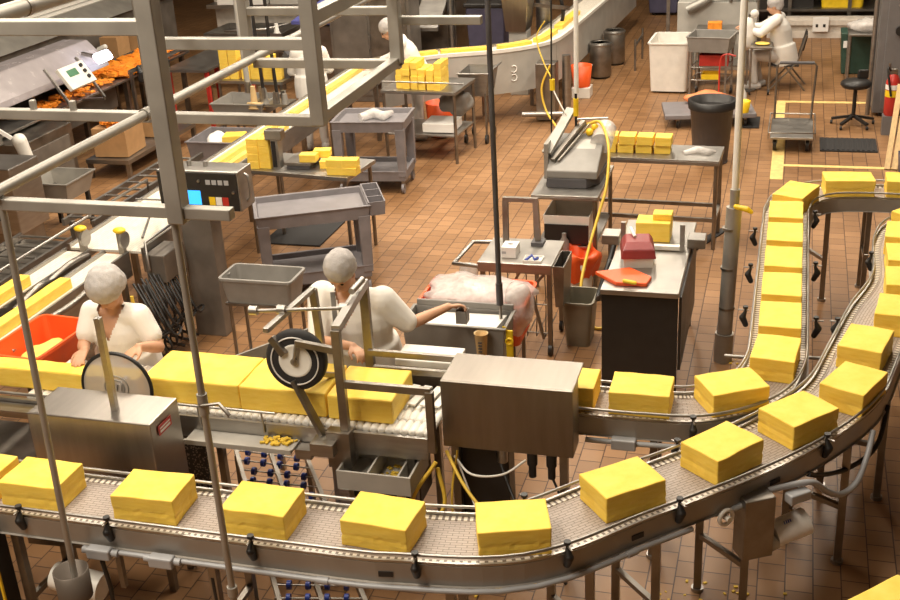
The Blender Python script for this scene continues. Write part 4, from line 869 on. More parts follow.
part(ll, 'guard_rail', MB().tube([(-4.95, 7.76, 1.06), (-5.2, 8.4, 1.1), (-5.75, 8.4, 1.1)], .011, 8), STEEL)
for x in (-5.47, -5.11):
    w = part(ll, 'cutter_wheel', MB().cyl((x - .01, 7.74, 1.04), (x + .01, 7.74, 1.04), .07, n=22), STEEL); part(w, 'yellow_knob', MB().ell((x - .03, 7.74, 1.12), (.055, .045, .025)), YELLOW); part(w, 'bracket', MB().bar((x - .03, 7.74, .9), (x - .03, 7.74, 1.11), .05, .04), STEEL_D)
part(ll, 'side_chain', MB().tube(spline([V((-5.38, 6.6, .9)), V((-5.36, 6.9, .97)), V((-5.40, 7.1, .93)), V((-5.36, 7.35, .98)), V((-5.38, 7.6, .94))], 5), .028, 8), STEEL_D)
part(ll, 'side_chain', MB().tube(spline([V((-4.98, 5.98, .9)), V((-5.0, 6.3, .93)), V((-4.98, 6.7, .92)), V((-5.0, 7.1, .93))], 5), .025, 8), STEEL_D)
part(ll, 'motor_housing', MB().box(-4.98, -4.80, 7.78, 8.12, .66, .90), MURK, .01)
mb = MB()
for k in range(16):
    y = 7.55 + .11 * (k % 5); mb.tube(spline([V((-4.97 + .008 * k, y, .74)), V((-4.80 + .012 * k, y - .1, .55 - .012 * k)), V((-4.95 + .02 * k, y + .06, .36)), V((-4.72 - .012 * k, y - .08, .2)), V((-4.9 + .01 * k, y + .08, .06))], 4), .011, 6)
part(ll, 'cable_bundle', mb, BLACK)
part(ll, 'yellow_cable', MB().tube([(-4.84, 7.3, .75), (-4.82, 7.28, .4), (-4.83, 7.3, .05)], .014, 6), YHOSE)
part(ll, 'cross_rail', MB().tube([(-5.68, 8.9, .97), (-5.0, 8.9, .97)], .01, 6), STEEL)
def clog(x, y0, y1, w, h, label, seed, mat=CHEESE, z=ZL + .001):
    me = cheese_mesh(w, y1 - y0, h, seed, 2, max(4, int((y1 - y0) / .15)), 2, .004, 'cheese_log', False)
    place_mesh('cheese_log', me, mat, (x, (y0 + y1) / 2, z), 0, label, 'cheese', 'cheese logs on the long white line', .008)
clog(-5.20, 5.92, 7.02, .095, .085, 'near cheese log in the right lane of the white line, left of the first worker', 81)
clog(-5.56, 5.92, 7.02, .095, .085, 'near cheese log in the left lane of the white line', 82)
clog(-5.44, 9.5, 11.9, .075, .06, 'long cheese log along the left of the far white line, nearer half', 83, CHEESE_P); clog(-5.44, 11.95, 14.3, .075, .06, 'long cheese log along the left of the far white line, farther half', 84, CHEESE_P)
clog(-5.30, 9.9, 11.5, .06, .05, 'thin cheese log in the middle of the far white line', 85, CHEESE_P)

# control cabinet with screen
cb = thing('control_cabinet', 'dark control box with a lit blue screen on a steel pedestal beside the white line', 'control box', (-4.66, 8.3, 0))
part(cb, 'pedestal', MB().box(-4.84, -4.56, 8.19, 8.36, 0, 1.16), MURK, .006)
part(cb, 'housing', MB().box(-4.99, -4.25, 8.18, 8.44, 1.16, 1.50), STEEL, .01)
fp = part(cb, 'front_panel', MB().box(-4.975, -4.265, 8.168, 8.18, 1.17, 1.485), BLACK)
part(fp, 'screen', MB().box(-4.93, -4.60, 8.164, 8.168, 1.215, 1.335), SCREEN, label='lit blue screen')
for i, (x, mt) in enumerate(((-4.50, YELLOW), (-4.44, PAPER), (-4.38, RED))): part(fp, 'printed_label', MB().box(x - .027, x + .027, 8.165, 8.168, 1.215, 1.285), mt)
for k in range(4): part(fp, 'printed_label', MB().box(-4.54 + .055 * k, -4.50 + .055 * k, 8.165, 8.168, 1.39, 1.43), CONDUIT)
for q in ((-4.30, 1.33), (-4.60, 1.42)): part(fp, 'button', MB().cyl((q[0], 8.155, q[1]), (q[0], 8.17, q[1]), .012), STEEL)
for x in (-4.75, -4.6): part(cb, 'top_fitting', MB().cyl((x, 8.32, 1.50), (x, 8.32, 1.54), .02), STEEL)
part(cb, 'cable', MB().tube(spline([V((-4.27, 8.3, 1.46)), V((-4.22, 8.3, 1.42)), V((-4.22, 8.3, 1.26)), V((-4.27, 8.3, 1.2))], 5), .012, 6), STEEL)

# ------------------------------------------------------------------ far line behind: curved conveyor, back table, bins
C3 = spline([V((-5.36, 14.55)), V((-5.08, 14.85)), V((-4.62, 15.18)), V((-3.9, 15.5)), V((-3.45, 15.95)), V((-3.33, 16.55)), V((-3.28, 17.5)), V((-3.2, 19.0)), V((-3.05, 22))], 8)
cc = thing('far_curved_conveyor', 'far curved conveyor with a tall steel side panel carrying cheese to the back', 'conveyor', (-3.8, 16, 0))
part(cc, 'belt', MB().sweep(C3, [(-.2, .90), (-.2, .94), (.2, .94), (.2, .90)]), BELT_W)
part(cc, 'side_panel', MB().sweep(C3, [(.2, .38), (.2, .98), (.215, .98), (.215, .38)]), PAINTED); part(cc, 'side_panel', MB().sweep(C3, [(-.215, .55), (-.215, .98), (-.2, .98), (-.2, .55)]), STEEL)
part(cc, 'white_edge', MB().sweep(C3, [(.18, .94), (.18, .985), (.23, .985), (.23, .94)]), WHITE_PL)
for s in (.5, 1.6, 2.6, 3.8, 5.2, 6.6):
    p, d = station(C3, s); rt = V((d.y, -d.x, 0))
    for sd in (-1, 1): q = V((p.x, p.y, 0)) + rt * sd * .19; part(cc, 'leg', MB().bar(q, q + V((0, 0, .9)), .045), STEEL_D)
p, d = station(C3, 1.92); q = V((p.x + d.y * .222, p.y - d.x * .222, 0)); 
for dx in (0,):
    for zz in (.70, .58):
        r_ = ring3(q + V((0, 0, zz)), (d.y, -d.x, 0), .045, 16); part(cc, 'painted_number', MB().tube(r_[:13], .008, 5), PAPER)
clg = []
for i, (s0, s1, dsc) in enumerate(((.25, .95, 'start'), (1.0, 1.75, 'front'), (1.8, 2.35, 'bend'), (2.45, 3.2, 'back'), (3.4, 4.6, 'far end'))):
    pts = []; s = s0
    while s <= s1 + 1e-6: p, d = station(C3, s); pts.append(V((p.x, p.y))); s += .1
    mb = MB(); mb.sweep(pts, [(-.07, .941), (-.07, 1.0), (.05, 1.0), (.05, .941)]); solo('cheese_log', mb, CHEESE, 'cheese log on the far curved conveyor, at its ' + dsc, 'cheese', 'cheese logs on the far curved conveyor')
vl = thing('valve_station', 'steel pump cabinet with a yellow hose in front of the far curved conveyor', 'machine', (-3.1, 15.5, 0))
part(vl, 'cabinet', MB().box(-3.32, -3.05, 15.3, 15.55, .02, .80), STEEL_D, .01); part(vl, 'pipe', MB().cyl((-2.93, 15.5, .02), (-2.93, 15.5, .88), .06), STEEL); part(vl, 'pipe', MB().cyl((-3.5, 15.22, .12), (-2.95, 15.3, .12), .035), STEEL); part(vl, 'hose', MB().tube(spline([V((-3.1, 15.26, .8)), V((-3.22, 15.22, .5)), V((-3.15, 15.15, .2)), V((-2.95, 14.9, .03))], 6), .015, 6), YHOSE)
def bucket(label, x, y, z=0, r=.15, h=.32, mat=ORANGE, base=None):
    t = thing('bucket', label, 'bucket', (x, y, z)); part(t, 'pail', MB().lathe([(r * .8, z), (r, z + h), (r * .96, z + h), (r * .77, z + .01)], c=(x, y, 0)), mat)
    r_ = [V((x + r * math.cos(a), y + r * math.sin(a) - .0, z + h - .08 * math.sin(a / 1))) for a in [math.pi * k / 12 for k in range(13)]]; part(t, 'handle', MB().tube(r_, .006, 6), STEEL); return t
bucket('orange bucket on a white base by the far curved conveyor', -2.94, 16.72, .16, .155, .31); solo('white_block', MB().box(-3.07, -2.80, 16.6, 16.86, 0, .158), WHITE_PL, 'white block under the orange bucket by the far curved conveyor', 'stand', bevel=.01)
bucket('orange bucket under the back cheese table', -4.45, 14.5, .02, .19, .44)
for i, (x, y) in enumerate(((-2.86, 17.95), (-2.78, 18.9))):
    t = thing('steel_keg', ['nearer', 'farther'][i] + ' steel drum standing by the far curved conveyor', 'drum', (x, y, 0)); part(t, 'drum', MB().lathe([(.15, .02), (.17, .06), (.17, .5), (.15, .56), (.13, .54)], c=(x, y, 0)), STEEL_D); part(t, 'rim', MB().lathe([(.17, .5), (.18, .52), (.17, .54)], c=(x, y, 0)), STEEL); part(t, 'foot_ring', MB().lathe([(.14, 0), (.16, .03)], c=(x, y, 0)), BLACK)
t = thing('drum_trolley', 'thin steel trolley rail beside the far drums', 'trolley', (-2.45, 18.9, 0))
for y in (18.4, 19.3): part(t, 'post', MB().cyl((-2.38, y, 0), (-2.38, y, .5), .018), STEEL_D)
part(t, 'rail', MB().cyl((-2.38, 18.4, .4), (-2.38, 19.3, .4), .015), STEEL)

bt = steel_table('back_table', 'steel table stacked with small cheese blocks in the middle distance', (-4.33, 13.68, 0), R(-4), .98, .76, .9, .03, .35)
lpart(bt, 'upper_rail', MB().tube([(-.45, -.42, 1.02), (.62, -.42, 1.02)], .01, 6), STEEL)
TB = cheese_mesh(.088, .16, .082, 91, 2, 3, 2, .002, 'cheese_piece', False)
for g in range(3):
    for k in range(2):
        for h in range(3 + (g + k) % 2):
            for dpt in range(2):
                x = -4.62 + g * .21 + k * .097 + random.uniform(-.006, .006); y = 13.50 + dpt * .175 - .014 * (g * 2 + k) + random.uniform(-.015, .015)
                pieces([(x, y, .9 + h * .0825, -4 + random.uniform(-5, 5))], '%s %s-row block, %s layer, %s cheese stack from the left on the back table' % (['left', 'right'][k], ['front', 'back'][dpt], ['bottom', 'second', 'third', 'top'][h], ordn[g]), 'stacked cheese blocks on the back table', CHEESE, TB)
solo('white_box', MB().box(-4.35, -3.95, 13.4, 13.8, .36, .47), PAPER, 'white carton on the lower shelf of the back table', 'box', bevel=.005)
solo('wrapped_bag', lump((-4.05, 13.9, .62), (.2, .14, .16), 4), GREY_TUB, 'grey bag hanging under the back table', 'bag')
t = thing('bin_trolley', 'steel bin on tall casters right of the back table', 'trolley', (-3.87, 14.3, 0))
part(t, 'bin', MB().tray(-4.08, -3.68, 14.15, 14.7, .62, .92, .01, .05), STEEL)
for x in (-4.02, -3.74):
    for y in (14.2, 14.6): lg = part(t, 'leg', MB().bar((x, y, .1), (x, y, .66), .025), STEEL_D); part(lg, 'caster_wheel', MB().cyl((x - .015, y, .06), (x + .015, y, .06), .06, n=12), BLACK)
part(t, 'rim_handle', MB().tube([(-4.08, 14.1, .93), (-3.68, 14.1, .93), (-3.64, 14.7, .95)], .012, 6), STEEL)

# chute hopper, dark bins behind the far conveyor
t = thing('hopper', 'steel hopper chute standing behind the far curved conveyor', 'machine', (-3.75, 17.0, 0))
part(t, 'chute', MB().hexa([(-4.05, 16.7, .95), (-3.75, 16.7, .95), (-3.75, 17.1, .95), (-4.05, 17.1, .95), (-4.12, 16.6, 1.75), (-3.66, 16.6, 1.75), (-3.66, 17.2, 1.75), (-4.12, 17.2, 1.75)]), STEEL_B, .01); part(t, 'stand', MB().box(-4.02, -3.75, 16.75, 17.05, 0, .95), PAINTED, .01)
part(t, 'column', MB().cyl((-3.62, 17.35, 0), (-3.62, 17.35, 1.9), .11), STEEL); part(t, 'bracket', MB().bar((-3.66, 16.9, 1.3), (-3.2, 17.2, 1.2), .05), STEEL_D); part(t, 'hose', MB().tube(spline([V((-3.3, 17.3, 1.9)), V((-3.34, 17.2, 1.5)), V((-3.3, 17.25, 1.1)), V((-3.4, 17.3, .8))], 5), .03, 6), BLACK)
t = thing('wheeled_bin', 'dark grey wheeled bin behind the far curved conveyor', 'bin', (-4.5, 17.6, 0)); part(t, 'body', MB().hexa([(-4.75, 17.3, .08), (-4.25, 17.3, .08), (-4.25, 17.8, .08), (-4.75, 17.8, .08), (-4.8, 17.25, 1.2), (-4.2, 17.25, 1.2), (-4.2, 17.85, 1.2), (-4.8, 17.85, 1.2)]), NAVY, .02); part(t, 'lid', MB().box(-4.83, -4.17, 17.22, 17.88, 1.2, 1.27), BLACK, .02)
for x in (-4.7, -4.3): part(t, 'wheel', MB().cyl((x - .03, 17.4, .09), (x + .03, 17.4, .09), .09), BLACK)
t = thing('storage_bin', 'purple-grey plastic bin far away at the top of the photo', 'bin', (-2.42, 23.3, 0)); part(t, 'body', MB().hexa([(-2.72, 23.1, .05), (-2.2, 23.1, .05), (-2.2, 23.6, .05), (-2.72, 23.6, .05), (-2.78, 23.05, .8), (-2.14, 23.05, .8), (-2.14, 23.65, .8), (-2.78, 23.65, .8)]), NAVY, .02); part(t, 'rim', MB().tray(-2.8, -2.12, 23.03, 23.67, .78, .84, .03), NAVY)
for x in (-2.65, -2.27): part(t, 'caster', MB().cyl((x - .03, 23.2, .05), (x + .03, 23.2, .05), .05), BLACK)
t = thing('wall_panel_cabinet', 'tall brown steel cabinet standing behind the far workers', 'cabinet', (-6.0, 16.4, 0)); part(t, 'body', MB().box(-6.6, -5.35, 16.2, 16.7, 0, 1.75), MURK, .01); part(t, 'door', MB().box(-6.55, -6.0, 16.18, 16.2, .1, 1.7), MURK, .005); part(t, 'door', MB().box(-5.96, -5.4, 16.18, 16.2, .1, 1.7), STEEL_D, .005); part(t, 'handle', MB().cyl((-5.98, 16.16, .8), (-5.98, 16.16, 1.0), .012), STEEL)
t = thing('machine_cabinet', 'steel machine cabinet with a sloped chute behind the far log line', 'machine', (-5.3, 17.8, 0)); part(t, 'body', MB().box(-6.0, -5.0, 17.4, 18.2, 0, 1.5), STEEL_D, .01); part(t, 'chute', MB().hexa([(-5.5, 16.75, .95), (-5.1, 16.75, .95), (-5.1, 17.4, 1.3), (-5.5, 17.4, 1.3), (-5.5, 16.75, 1.0), (-5.1, 16.75, 1.0), (-5.1, 17.4, 1.36), (-5.5, 17.4, 1.36)]), STEEL); part(t, 'yellow_curd', lump((-5.7, 17.5, 1.56), (.18, .14, .08), 12), CURD); part(t, 'pipe', MB().cyl((-5.05, 17.3, 0), (-5.05, 17.3, 1.9), .05), STEEL)

# ------------------------------------------------------------------ right background: workstation, carts, cabinet
t = thing('laundry_tub', 'large off-white plastic tub on the tiles in the background', 'tub', (-1.70, 17.35, 0), R(-2)); mb = MB(); mb.rtub(.29, .40, .03, .74, .05, .03, .01, .02); lpart(t, 'tub_body', mb, WHITE_PL)
for x in (-.2, .2): lpart(t, 'caster', MB().cyl((x - .02, -.3, .03), (x + .02, -.3, .03), .03), BLACK)
t = thing('bin_cart', 'grey bin on a tall steel cart beside the off-white tub', 'cart', (-1.10, 16.85, 0), R(-8)); lpart(t, 'bin', MB().tray(-.30, .30, -.28, .28, .68, .90, .01, .03, .012), GREY_TUB, .005)
for x in (-.25, .25):
    for y in (-.22, .22): lpart(t, 'leg', MB().bar((x, y, .1), (x, y, .68), .025), STEEL); caster(t, x, y, .05)
for z in (.28, .46): lpart(t, 'shelf_rail', MB().tube([(-.25, -.22, z), (.25, -.22, z), (.25, .22, z), (-.25, .22, z), (-.25, -.22, z)], .01, 6), STEEL)
solo('red_crate', MB().tray(-1.26, -.86, 16.72, 17.02, .468, .62, .01), RED, 'red crate on the rails of the grey bin cart', 'crate'); solo('yellow_tray', MB().tray(-1.22, -.98, 16.66, 16.9, .288, .36, .01), YELLOW, 'yellow tray on the lower rails of the grey bin cart', 'tray')
t = thing('hand_truck', 'red hand truck loop standing behind the white pole', 'hand truck', (-.82, 15.9, 0)); part(t, 'frame', MB().tube(spline([V((-.92, 15.85, .05)), V((-.92, 15.85, .7)), V((-.85, 15.85, .82)), V((-.72, 15.85, .8))], 5), .011, 8), RED); part(t, 'toe_plate', MB().box(-.98, -.7, 15.75, 15.9, 0, .02), RED)
dl = thing('platform_dolly', 'dark grey platform dolly behind the round bin', 'dolly', (-1.0, 15.5, 0), R(10)); lpart(dl, 'platform', MB().box(-.62, .55, -.36, .36, .13, .19), GREY_PL, .01)
for x in (-.45, .42):
    for y in (-.27, .27): caster(dl, x, y, .05)
solo('orange_gloves', lump((-1.02, 15.72, .27), (.30, .14, .09), 6), pm('pale_orange', (.85, .26, .10), .6), 'pale orange folded bag lying on the dark dolly', 'bag'); solo('yellow_pot', MB().lathe([(.08, .191), (.1, .34), (.09, .34), (.07, .2)], c=(-.58, 15.3, 0)), YELLOW, 'yellow pot on the dark dolly behind the white pole', 'pot')
solo('squeeze_bottle', MB().lathe([(.05, .191), (.055, .36), (.02, .42), (.012, .5)], c=(-.60, 15.6, 0), n=14), WHITE_PL, 'white squeeze bottle standing on the dark dolly', 'bottle')
t = thing('round_bin', 'round dark grey rubbish bin with a black liner', 'bin', (-.87, 13.72, 0)); part(t, 'body', MB().lathe([(.20, 0), (.255, .70), (.27, .70), (.27, .745), (.25, .745), (.20, .1)], c=(-.87, 13.72, 0), n=30), DARK_PL); part(t, 'liner', MB().lathe([(.275, .66), (.28, .755), (.245, .76), (.21, .45)], c=(-.87, 13.72, 0), n=30), BLACK); part(t, 'foot_ring', MB().lathe([(.205, 0), (.21, .02)], c=(-.87, 13.72, 0)), DARK_PL)
solo('floor_mat', MB().box(-.62, -.36, 15.2, 15.75, .001, .015), RUBBER, 'small black mat behind the white pole', 'mat')
t = thing('floor_mat', 'ribbed black rubber mat in front of the round stool', 'mat', (.70, 14.5, 0)); part(t, 'mat_pad', MB().box(.39, 1.05, 14.24, 14.79, .001, .02), RUBBER)
for k in range(11): part(t, 'rib', MB().box(.41 + .058 * k, .44 + .058 * k, 14.26, 14.77, .02, .028), RUBBER)
solo('floor_mat', MB().prism([(-.95, 10.75), (-.62, 11.35), (-.58, 11.42), (-.50, 11.42), (-.78, 10.78)], .001, .012, 'Z'), RUBBER, 'black mat corner under the end of the long steel table', 'mat')

t = thing('push_cart', 'flat wire push cart with a tall loop handle on the yellow floor line', 'cart', (.05, 14.55, 0)); part(t, 'platform', MB().box(-.20, .30, 14.12, 15.02, .17, .20), STEEL, .005); part(t, 'handle', MB().tube([(-.17, 14.98, .18), (-.17, 15.02, .86), (-.14, 15.02, .9), (.27, 15.02, .9), (.30, 15.02, .86), (.27, 14.98, .18)], .014, 8), STEEL_D); part(t, 'handle_grip', MB().cyl((-.14, 15.02, .9), (.27, 15.02, .9), .02), DARK_PL)
part(t, 'wire_rim', MB().tube([(-.22, 14.1, .26), (.32, 14.1, .26), (.32, 15.0, .26), (-.22, 15.0, .26), (-.22, 14.1, .26)], .008, 6), STEEL)
for k in range(4): y = 14.12 + .29 * k; part(t, 'wire_post', MB().cyl((-.22, y, .18), (-.22, y, .26), .006, n=6), STEEL); part(t, 'wire_post', MB().cyl((.32, y, .18), (.32, y, .26), .006, n=6), STEEL)
for x in (-.14, .24):
    for y in (14.25, 14.9): part(t, 'caster', MB().cyl((x - .02, y, .075), (x + .02, y, .075), .075), BLACK); part(t, 'caster_fork', MB().box(x - .03, x + .03, y - .02, y + .02, .09, .17), STEEL_D)

st = thing('round_stool', 'black swivel stool on a star base behind the ribbed mat', 'stool', (.80, 15.45, 0)); part(st, 'seat', MB().lathe([(.05, .50), (.16, .50), (.19, .53), (.19, .56), (.15, .59), (.03, .60)], c=(.80, 15.45, 0)), BLACK, label='black padded seat'); part(st, 'column', MB().cyl((.80, 15.45, .1), (.80, 15.45, .5), .025), BLACK)
part(st, 'back_pad', MB().cbox((.88, 15.56, .64), (.14, .05, .12), .3), BLACK, .02)
for k in range(5):
    a = R(20 + 72 * k); e = V((.80 + .27 * math.cos(a), 15.45 + .27 * math.sin(a), .07)); lg = part(st, 'leg', MB().bar((.80, 15.45, .13), e, .04, .03), BLACK); part(lg, 'caster', MB().cyl(e + V((-.015, 0, -.045)), e + V((.015, 0, -.045)), .025), BLACK)

ec = thing('electrical_cabinet', 'tall dark grey electrical cabinet at the right edge of the photo', 'cabinet', (1.6, 16.3, 0)); part(ec, 'body', MB().box(1.05, 2.1, 15.9, 16.9, .05, 1.95), CABINET, .01); part(ec, 'plinth', MB().box(1.14, 2.06, 15.95, 16.85, 0, .05), BLACK); part(ec, 'door', MB().box(1.14, 2.08, 15.88, 15.9, .1, 1.9), CABINET, .006); k_ = part(ec, 'switch', MB().cyl((1.30, 15.83, 1.13), (1.30, 15.88, 1.13), .06), BLACK); part(ec, 'handle', MB().bar((1.21, 15.86, .52), (1.21, 15.86, .72), .02), STEEL); part(ec, 'screw', MB().cyl((1.27, 15.87, 1.45), (1.27, 15.885, 1.45), .02), STEEL)
part(ec, 'side_pipe', MB().cyl((1.0, 16.0, 0), (1.0, 16.0, 1.9), .03), STEEL)
fe = thing('fire_extinguisher', 'red fire extinguisher on a stand at the right edge of the photo', 'extinguisher', (1.215, 15.1, 0)); part(fe, 'cylinder', MB().lathe([(.07, .24), (.085, .27), (.085, .66), (.05, .74), (.03, .76)], c=(1.215, 15.1, 0)), RED); part(fe, 'label', MB().cyl((1.215, 15.1, .48), (1.215, 15.1, .56), .0865, n=24, cap=False), YELLOW, label='white and yellow band'); part(fe, 'label', MB().lathe([(.0868, .57), (.0868, .63)], c=(1.215, 15.1, 0)), PAPER); part(fe, 'valve', MB().box(1.175, 1.255, 15.07, 15.13, .75, .82), STEEL_D, .005); part(fe, 'hose', MB().tube(spline([V((1.175, 15.08, .8)), V((1.135, 15.04, .84)), V((1.155, 15.0, .7)), V((1.195, 15.0, .5))], 5), .014, 6), BLACK); part(fe, 'stand', MB().box(1.125, 1.305, 15.02, 15.18, 0, .24), CABINET)
for i, (x, y, lx, lab) in enumerate(((1.12, 13.6, .10, 'left pale wooden pole leaning at the right photo edge'), (1.20, 13.6, .10, 'middle pale wooden pole leaning at the right photo edge'), (1.28, 13.55, .10, 'right pale wooden pole leaning at the right photo edge'))):
    solo('wooden_pole', MB().bar((x, y, 0.0), (x + lx, y + .55, .85), .06, .05), WOOD, lab, 'pole', 'pale wooden poles')
solo('blue_bin', MB().tray(1.22, 1.5, 13.3, 13.62, 0, .22, .01, .02), NAVY, 'low blue bin at the foot of the wooden poles', 'bin')
t = thing('wire_table', 'small steel table with a plastic-wrapped pack near the electrical cabinet', 'table', (1.02, 18.0, 0)); part(t, 'top', MB().box(.76, 1.34, 17.75, 18.3, .68, .71), STEEL, .004)
for x in (.79, 1.3):
    for y in (17.8, 18.25): part(t, 'leg', MB().cyl((x, y, 0), (x, y, .68), .018), STEEL)
solo('wrapped_pack', lump((1.03, 18.0, .80), (.26, .2, .09), 9), FILM, 'plastic-wrapped pack on the small steel table', 'pack'); t = thing('green_bin', 'dark green bin under the small steel table', 'bin', (.95, 18.45, 0)); part(t, 'body', MB().hexa([(.72, 18.32, 0), (1.2, 18.32, 0), (1.2, 18.7, 0), (.72, 18.7, 0), (.68, 18.31, .62), (1.24, 18.31, .62), (1.24, 18.75, .62), (.68, 18.75, .62)]), GREEN_D, .02); part(t, 'label_patch', MB().box(.72, .80, 18.295, 18.309, .40, .5), PAPER)
ou = thing('outlet_box', 'white outlet box on the low back wall', 'outlet', (.42, 20.9, .12)); part(ou, 'box', MB().box(.30, .56, 20.92, 20.98, .12, .36), PAPER, .006)
for x in (.37, .49): part(ou, 'socket', MB().box(x - .02, x + .02, 20.915, 20.92, .2, .25), BLACK)
t = thing('storage_rack', 'dark storage rack with a yellow tub behind the low back wall', 'rack', (.5, 22, 0)); part(t, 'back_panel', MB().box(-1.2, 3.0, 22.6, 22.7, 0, 2.2), MURK)
for x in (-1.1, -.1, .9, 1.9, 2.9): part(t, 'upright', MB().bar((x, 21.6, 0), (x, 21.6, 2.2), .06), STEEL_D)
for z in (.35, 1.1, 1.8): part(t, 'shelf', MB().box(-1.15, 2.95, 21.55, 22.55, z, z + .04), STEEL_D)
t = thing('yellow_tub', 'big yellow tub on the rack behind the low back wall', 'tub', (.75, 22.0, .39)); mb = MB(); mb.rtub(.38, .3, .391, .75, .06, .04, .01, .02, Matrix.Translation((.78, 21.95, 0))); part(t, 'tub_body', mb, YELLOW)
solo('dark_crate', MB().tray(-.4, .3, 21.7, 22.3, .391, .8, .02), BLACK, 'dark crate left of the yellow tub on the rack', 'crate')

# seated worker's desk and machine
wt = steel_table('desk_table', 'steel table with a chunk of orange cheese in front of the seated worker', (-.92, 17.75, 0), 0, .95, .55, .80, .04, .3)
place_mesh('cheese_piece', cheese_mesh(.2, .16, .11, 95, 3, 3, 2, .004, 'cheese_piece', False), ORANGE_CH, (-1.12, 17.65, .8), 0, 'chunk of orange cheese on the table before the seated worker', 'cheese')
t = thing('packing_machine', 'grey packing machine with a bent duct behind the seated worker\'s table', 'machine', (-1.35, 18.9, 0)); part(t, 'body', MB().box(-1.75, -.55, 18.5, 19.3, .0, 1.05), PAINTED, .01); part(t, 'duct', MB().tube(spline([V((-1.6, 18.4, .95)), V((-1.3, 18.45, 1.1)), V((-1.12, 18.5, 1.3)), V((-1.1, 18.6, 1.55))], 6), .07, 12), GALV); part(t, 'upper_frame', MB().tube([(-.95, 18.5, 1.05), (-.95, 18.5, 1.6), (-.55, 18.5, 1.6), (-.55, 18.5, 1.05)], .03, 8), STEEL_D); part(t, 'monitor', MB().box(-1.0, -.7, 18.46, 18.5, 1.45, 1.65), PAPER); part(t, 'side_post', MB().bar((-1.9, 18.6, 0), (-1.9, 18.6, 1.9), .05), STEEL_D)
part(t, 'panel', MB().box(-.95, -.6, 18.46, 18.5, 1.1, 1.4), STEEL, .005)
t = thing('white_bag_stand', 'white bag hanging on a stand left of the seated worker', 'bag', (-.62, 17.2, 0)); part(t, 'bag', lump((-.62, 17.25, .82), (.10, .1, .24), 13, amp=.2), WHITE_CL); part(t, 'post', MB().cyl((-.62, 17.25, 0), (-.62, 17.25, 1.1), .015), STEEL); part(t, 'base', MB().cyl((-.62, 17.25, 0), (-.62, 17.25, .02), .14), STEEL_D); part(t, 'top_knob', MB().ell((-.55, 17.25, 1.1), (.06, .06, .06)), WHITE_CL)
t = thing('side_cart', 'narrow steel cart with a yellow cloth beside the seated worker\'s knees', 'cart', (-.42, 17.15, 0)); part(t, 'top', MB().box(-.58, -.28, 16.95, 17.35, .66, .69), STEEL, .004)
for x in (-.56, -.3):
    for y in (16.98, 17.32): lg = part(t, 'leg', MB().cyl((x, y, .08), (x, y, .66), .014), STEEL); part(lg, 'caster_wheel', MB().cyl((x - .012, y, .04), (x + .012, y, .04), .04), BLACK)
solo('yellow_cloth', lump((-.42, 17.1, .71), (.1, .08, .018), 14), CHEESE_P, 'pale yellow cloth on the narrow steel cart', 'cloth')

# ------------------------------------------------------------------ upper-left machinery
fm = thing('packaging_tunnel', 'long hooded packaging machine with a control panel at the upper left', 'machine', (-8.9, 12.5, 0))
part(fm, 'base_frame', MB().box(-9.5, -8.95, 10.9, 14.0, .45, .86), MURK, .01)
part(fm, 'table', MB().box(-9.55, -8.62, 10.9, 15.6, .86, .89), STEEL, .004)
mb = MB(); mb.prism([(-9.55, 1.14), (-8.95, 1.14), (-8.72, 1.12), (-8.75, 1.20), (-9.0, 1.46), (-9.35, 1.46), (-9.55, 1.38)], 10.95, 13.6, 'Y'); part(fm, 'hood', mb, HOODP, .02)
part(fm, 'back_panel', MB().box(-9.55, -9.5, 10.95, 13.6, .89, 1.14), MURK)
for y in (11.2, 12.2, 13.3): part(fm, 'inner_divider', MB().box(-9.5, -9.0, y, y + .06, .89, 1.14), MURK)
for x in (-9.45, -8.72):
    for y in (11.0, 12.4, 13.9, 15.5): part(fm, 'leg', MB().bar((x, y, 0), (x, y, .86), .06), STEEL_D)
Mp = Matrix.Translation((-8.42, 12.36, 1.27)) @ Matrix.Rotation(R(-35), 4, 'Y')
pb = part(fm, 'control_panel', MB().box(-.03, .025, -.27, .27, -.15, .15, Mp), WHITE_PL, .008, 'pale panel with a green display')
part(pb, 'display', MB().box(.025, .03, -.16, .04, .0, .09, Mp), LCD)
for z in (-.07, .01, .09): part(pb, 'knob', MB().cyl(Mp @ V((.025, .16, z)), Mp @ V((.05, .16, z)), .024), BLACK)
for y in (12.02, 12.70): part(fm, 'panel_arm', MB().bar((-8.62, y, 1.42), (-8.30, y, .92), .03, .03), STEEL); part(fm, 'arm_foot', MB().bar((-8.30, y, .9), (-8.66, y, .88), .03, .03), STEEL)
part(fm, 'lamp', MB().cbox((-8.55, 13.2, 1.32), (.06, .34, .14), 0, 0, R(-35)), LAMPW, .03, 'glowing white lamp'); part(fm, 'lamp_bracket', MB().bar((-8.58, 13.2, 1.30), (-8.85, 13.2, 1.36), .04), STEEL_D)
part(fm, 'intake_arch', MB().tube(spline([V((-9.45, 10.88, .92)), V((-9.45, 10.88, 1.2)), V((-9.2, 10.88, 1.3)), V((-8.85, 10.88, 1.2)), V((-8.8, 10.88, .92))], 5), .04, 8), BLACK); part(fm, 'front_arm', MB().bar((-8.85, 10.7, 1.3), (-8.45, 10.95, .88), .04), PAPER)
part(fm, 'infeed_table', MB().box(-9.5, -8.6, 8.6, 10.9, .82, .88), STEEL_D, .005); part(fm, 'infeed_rail', MB().box(-8.6, -8.54, 8.6, 10.9, .82, .96), STEEL)
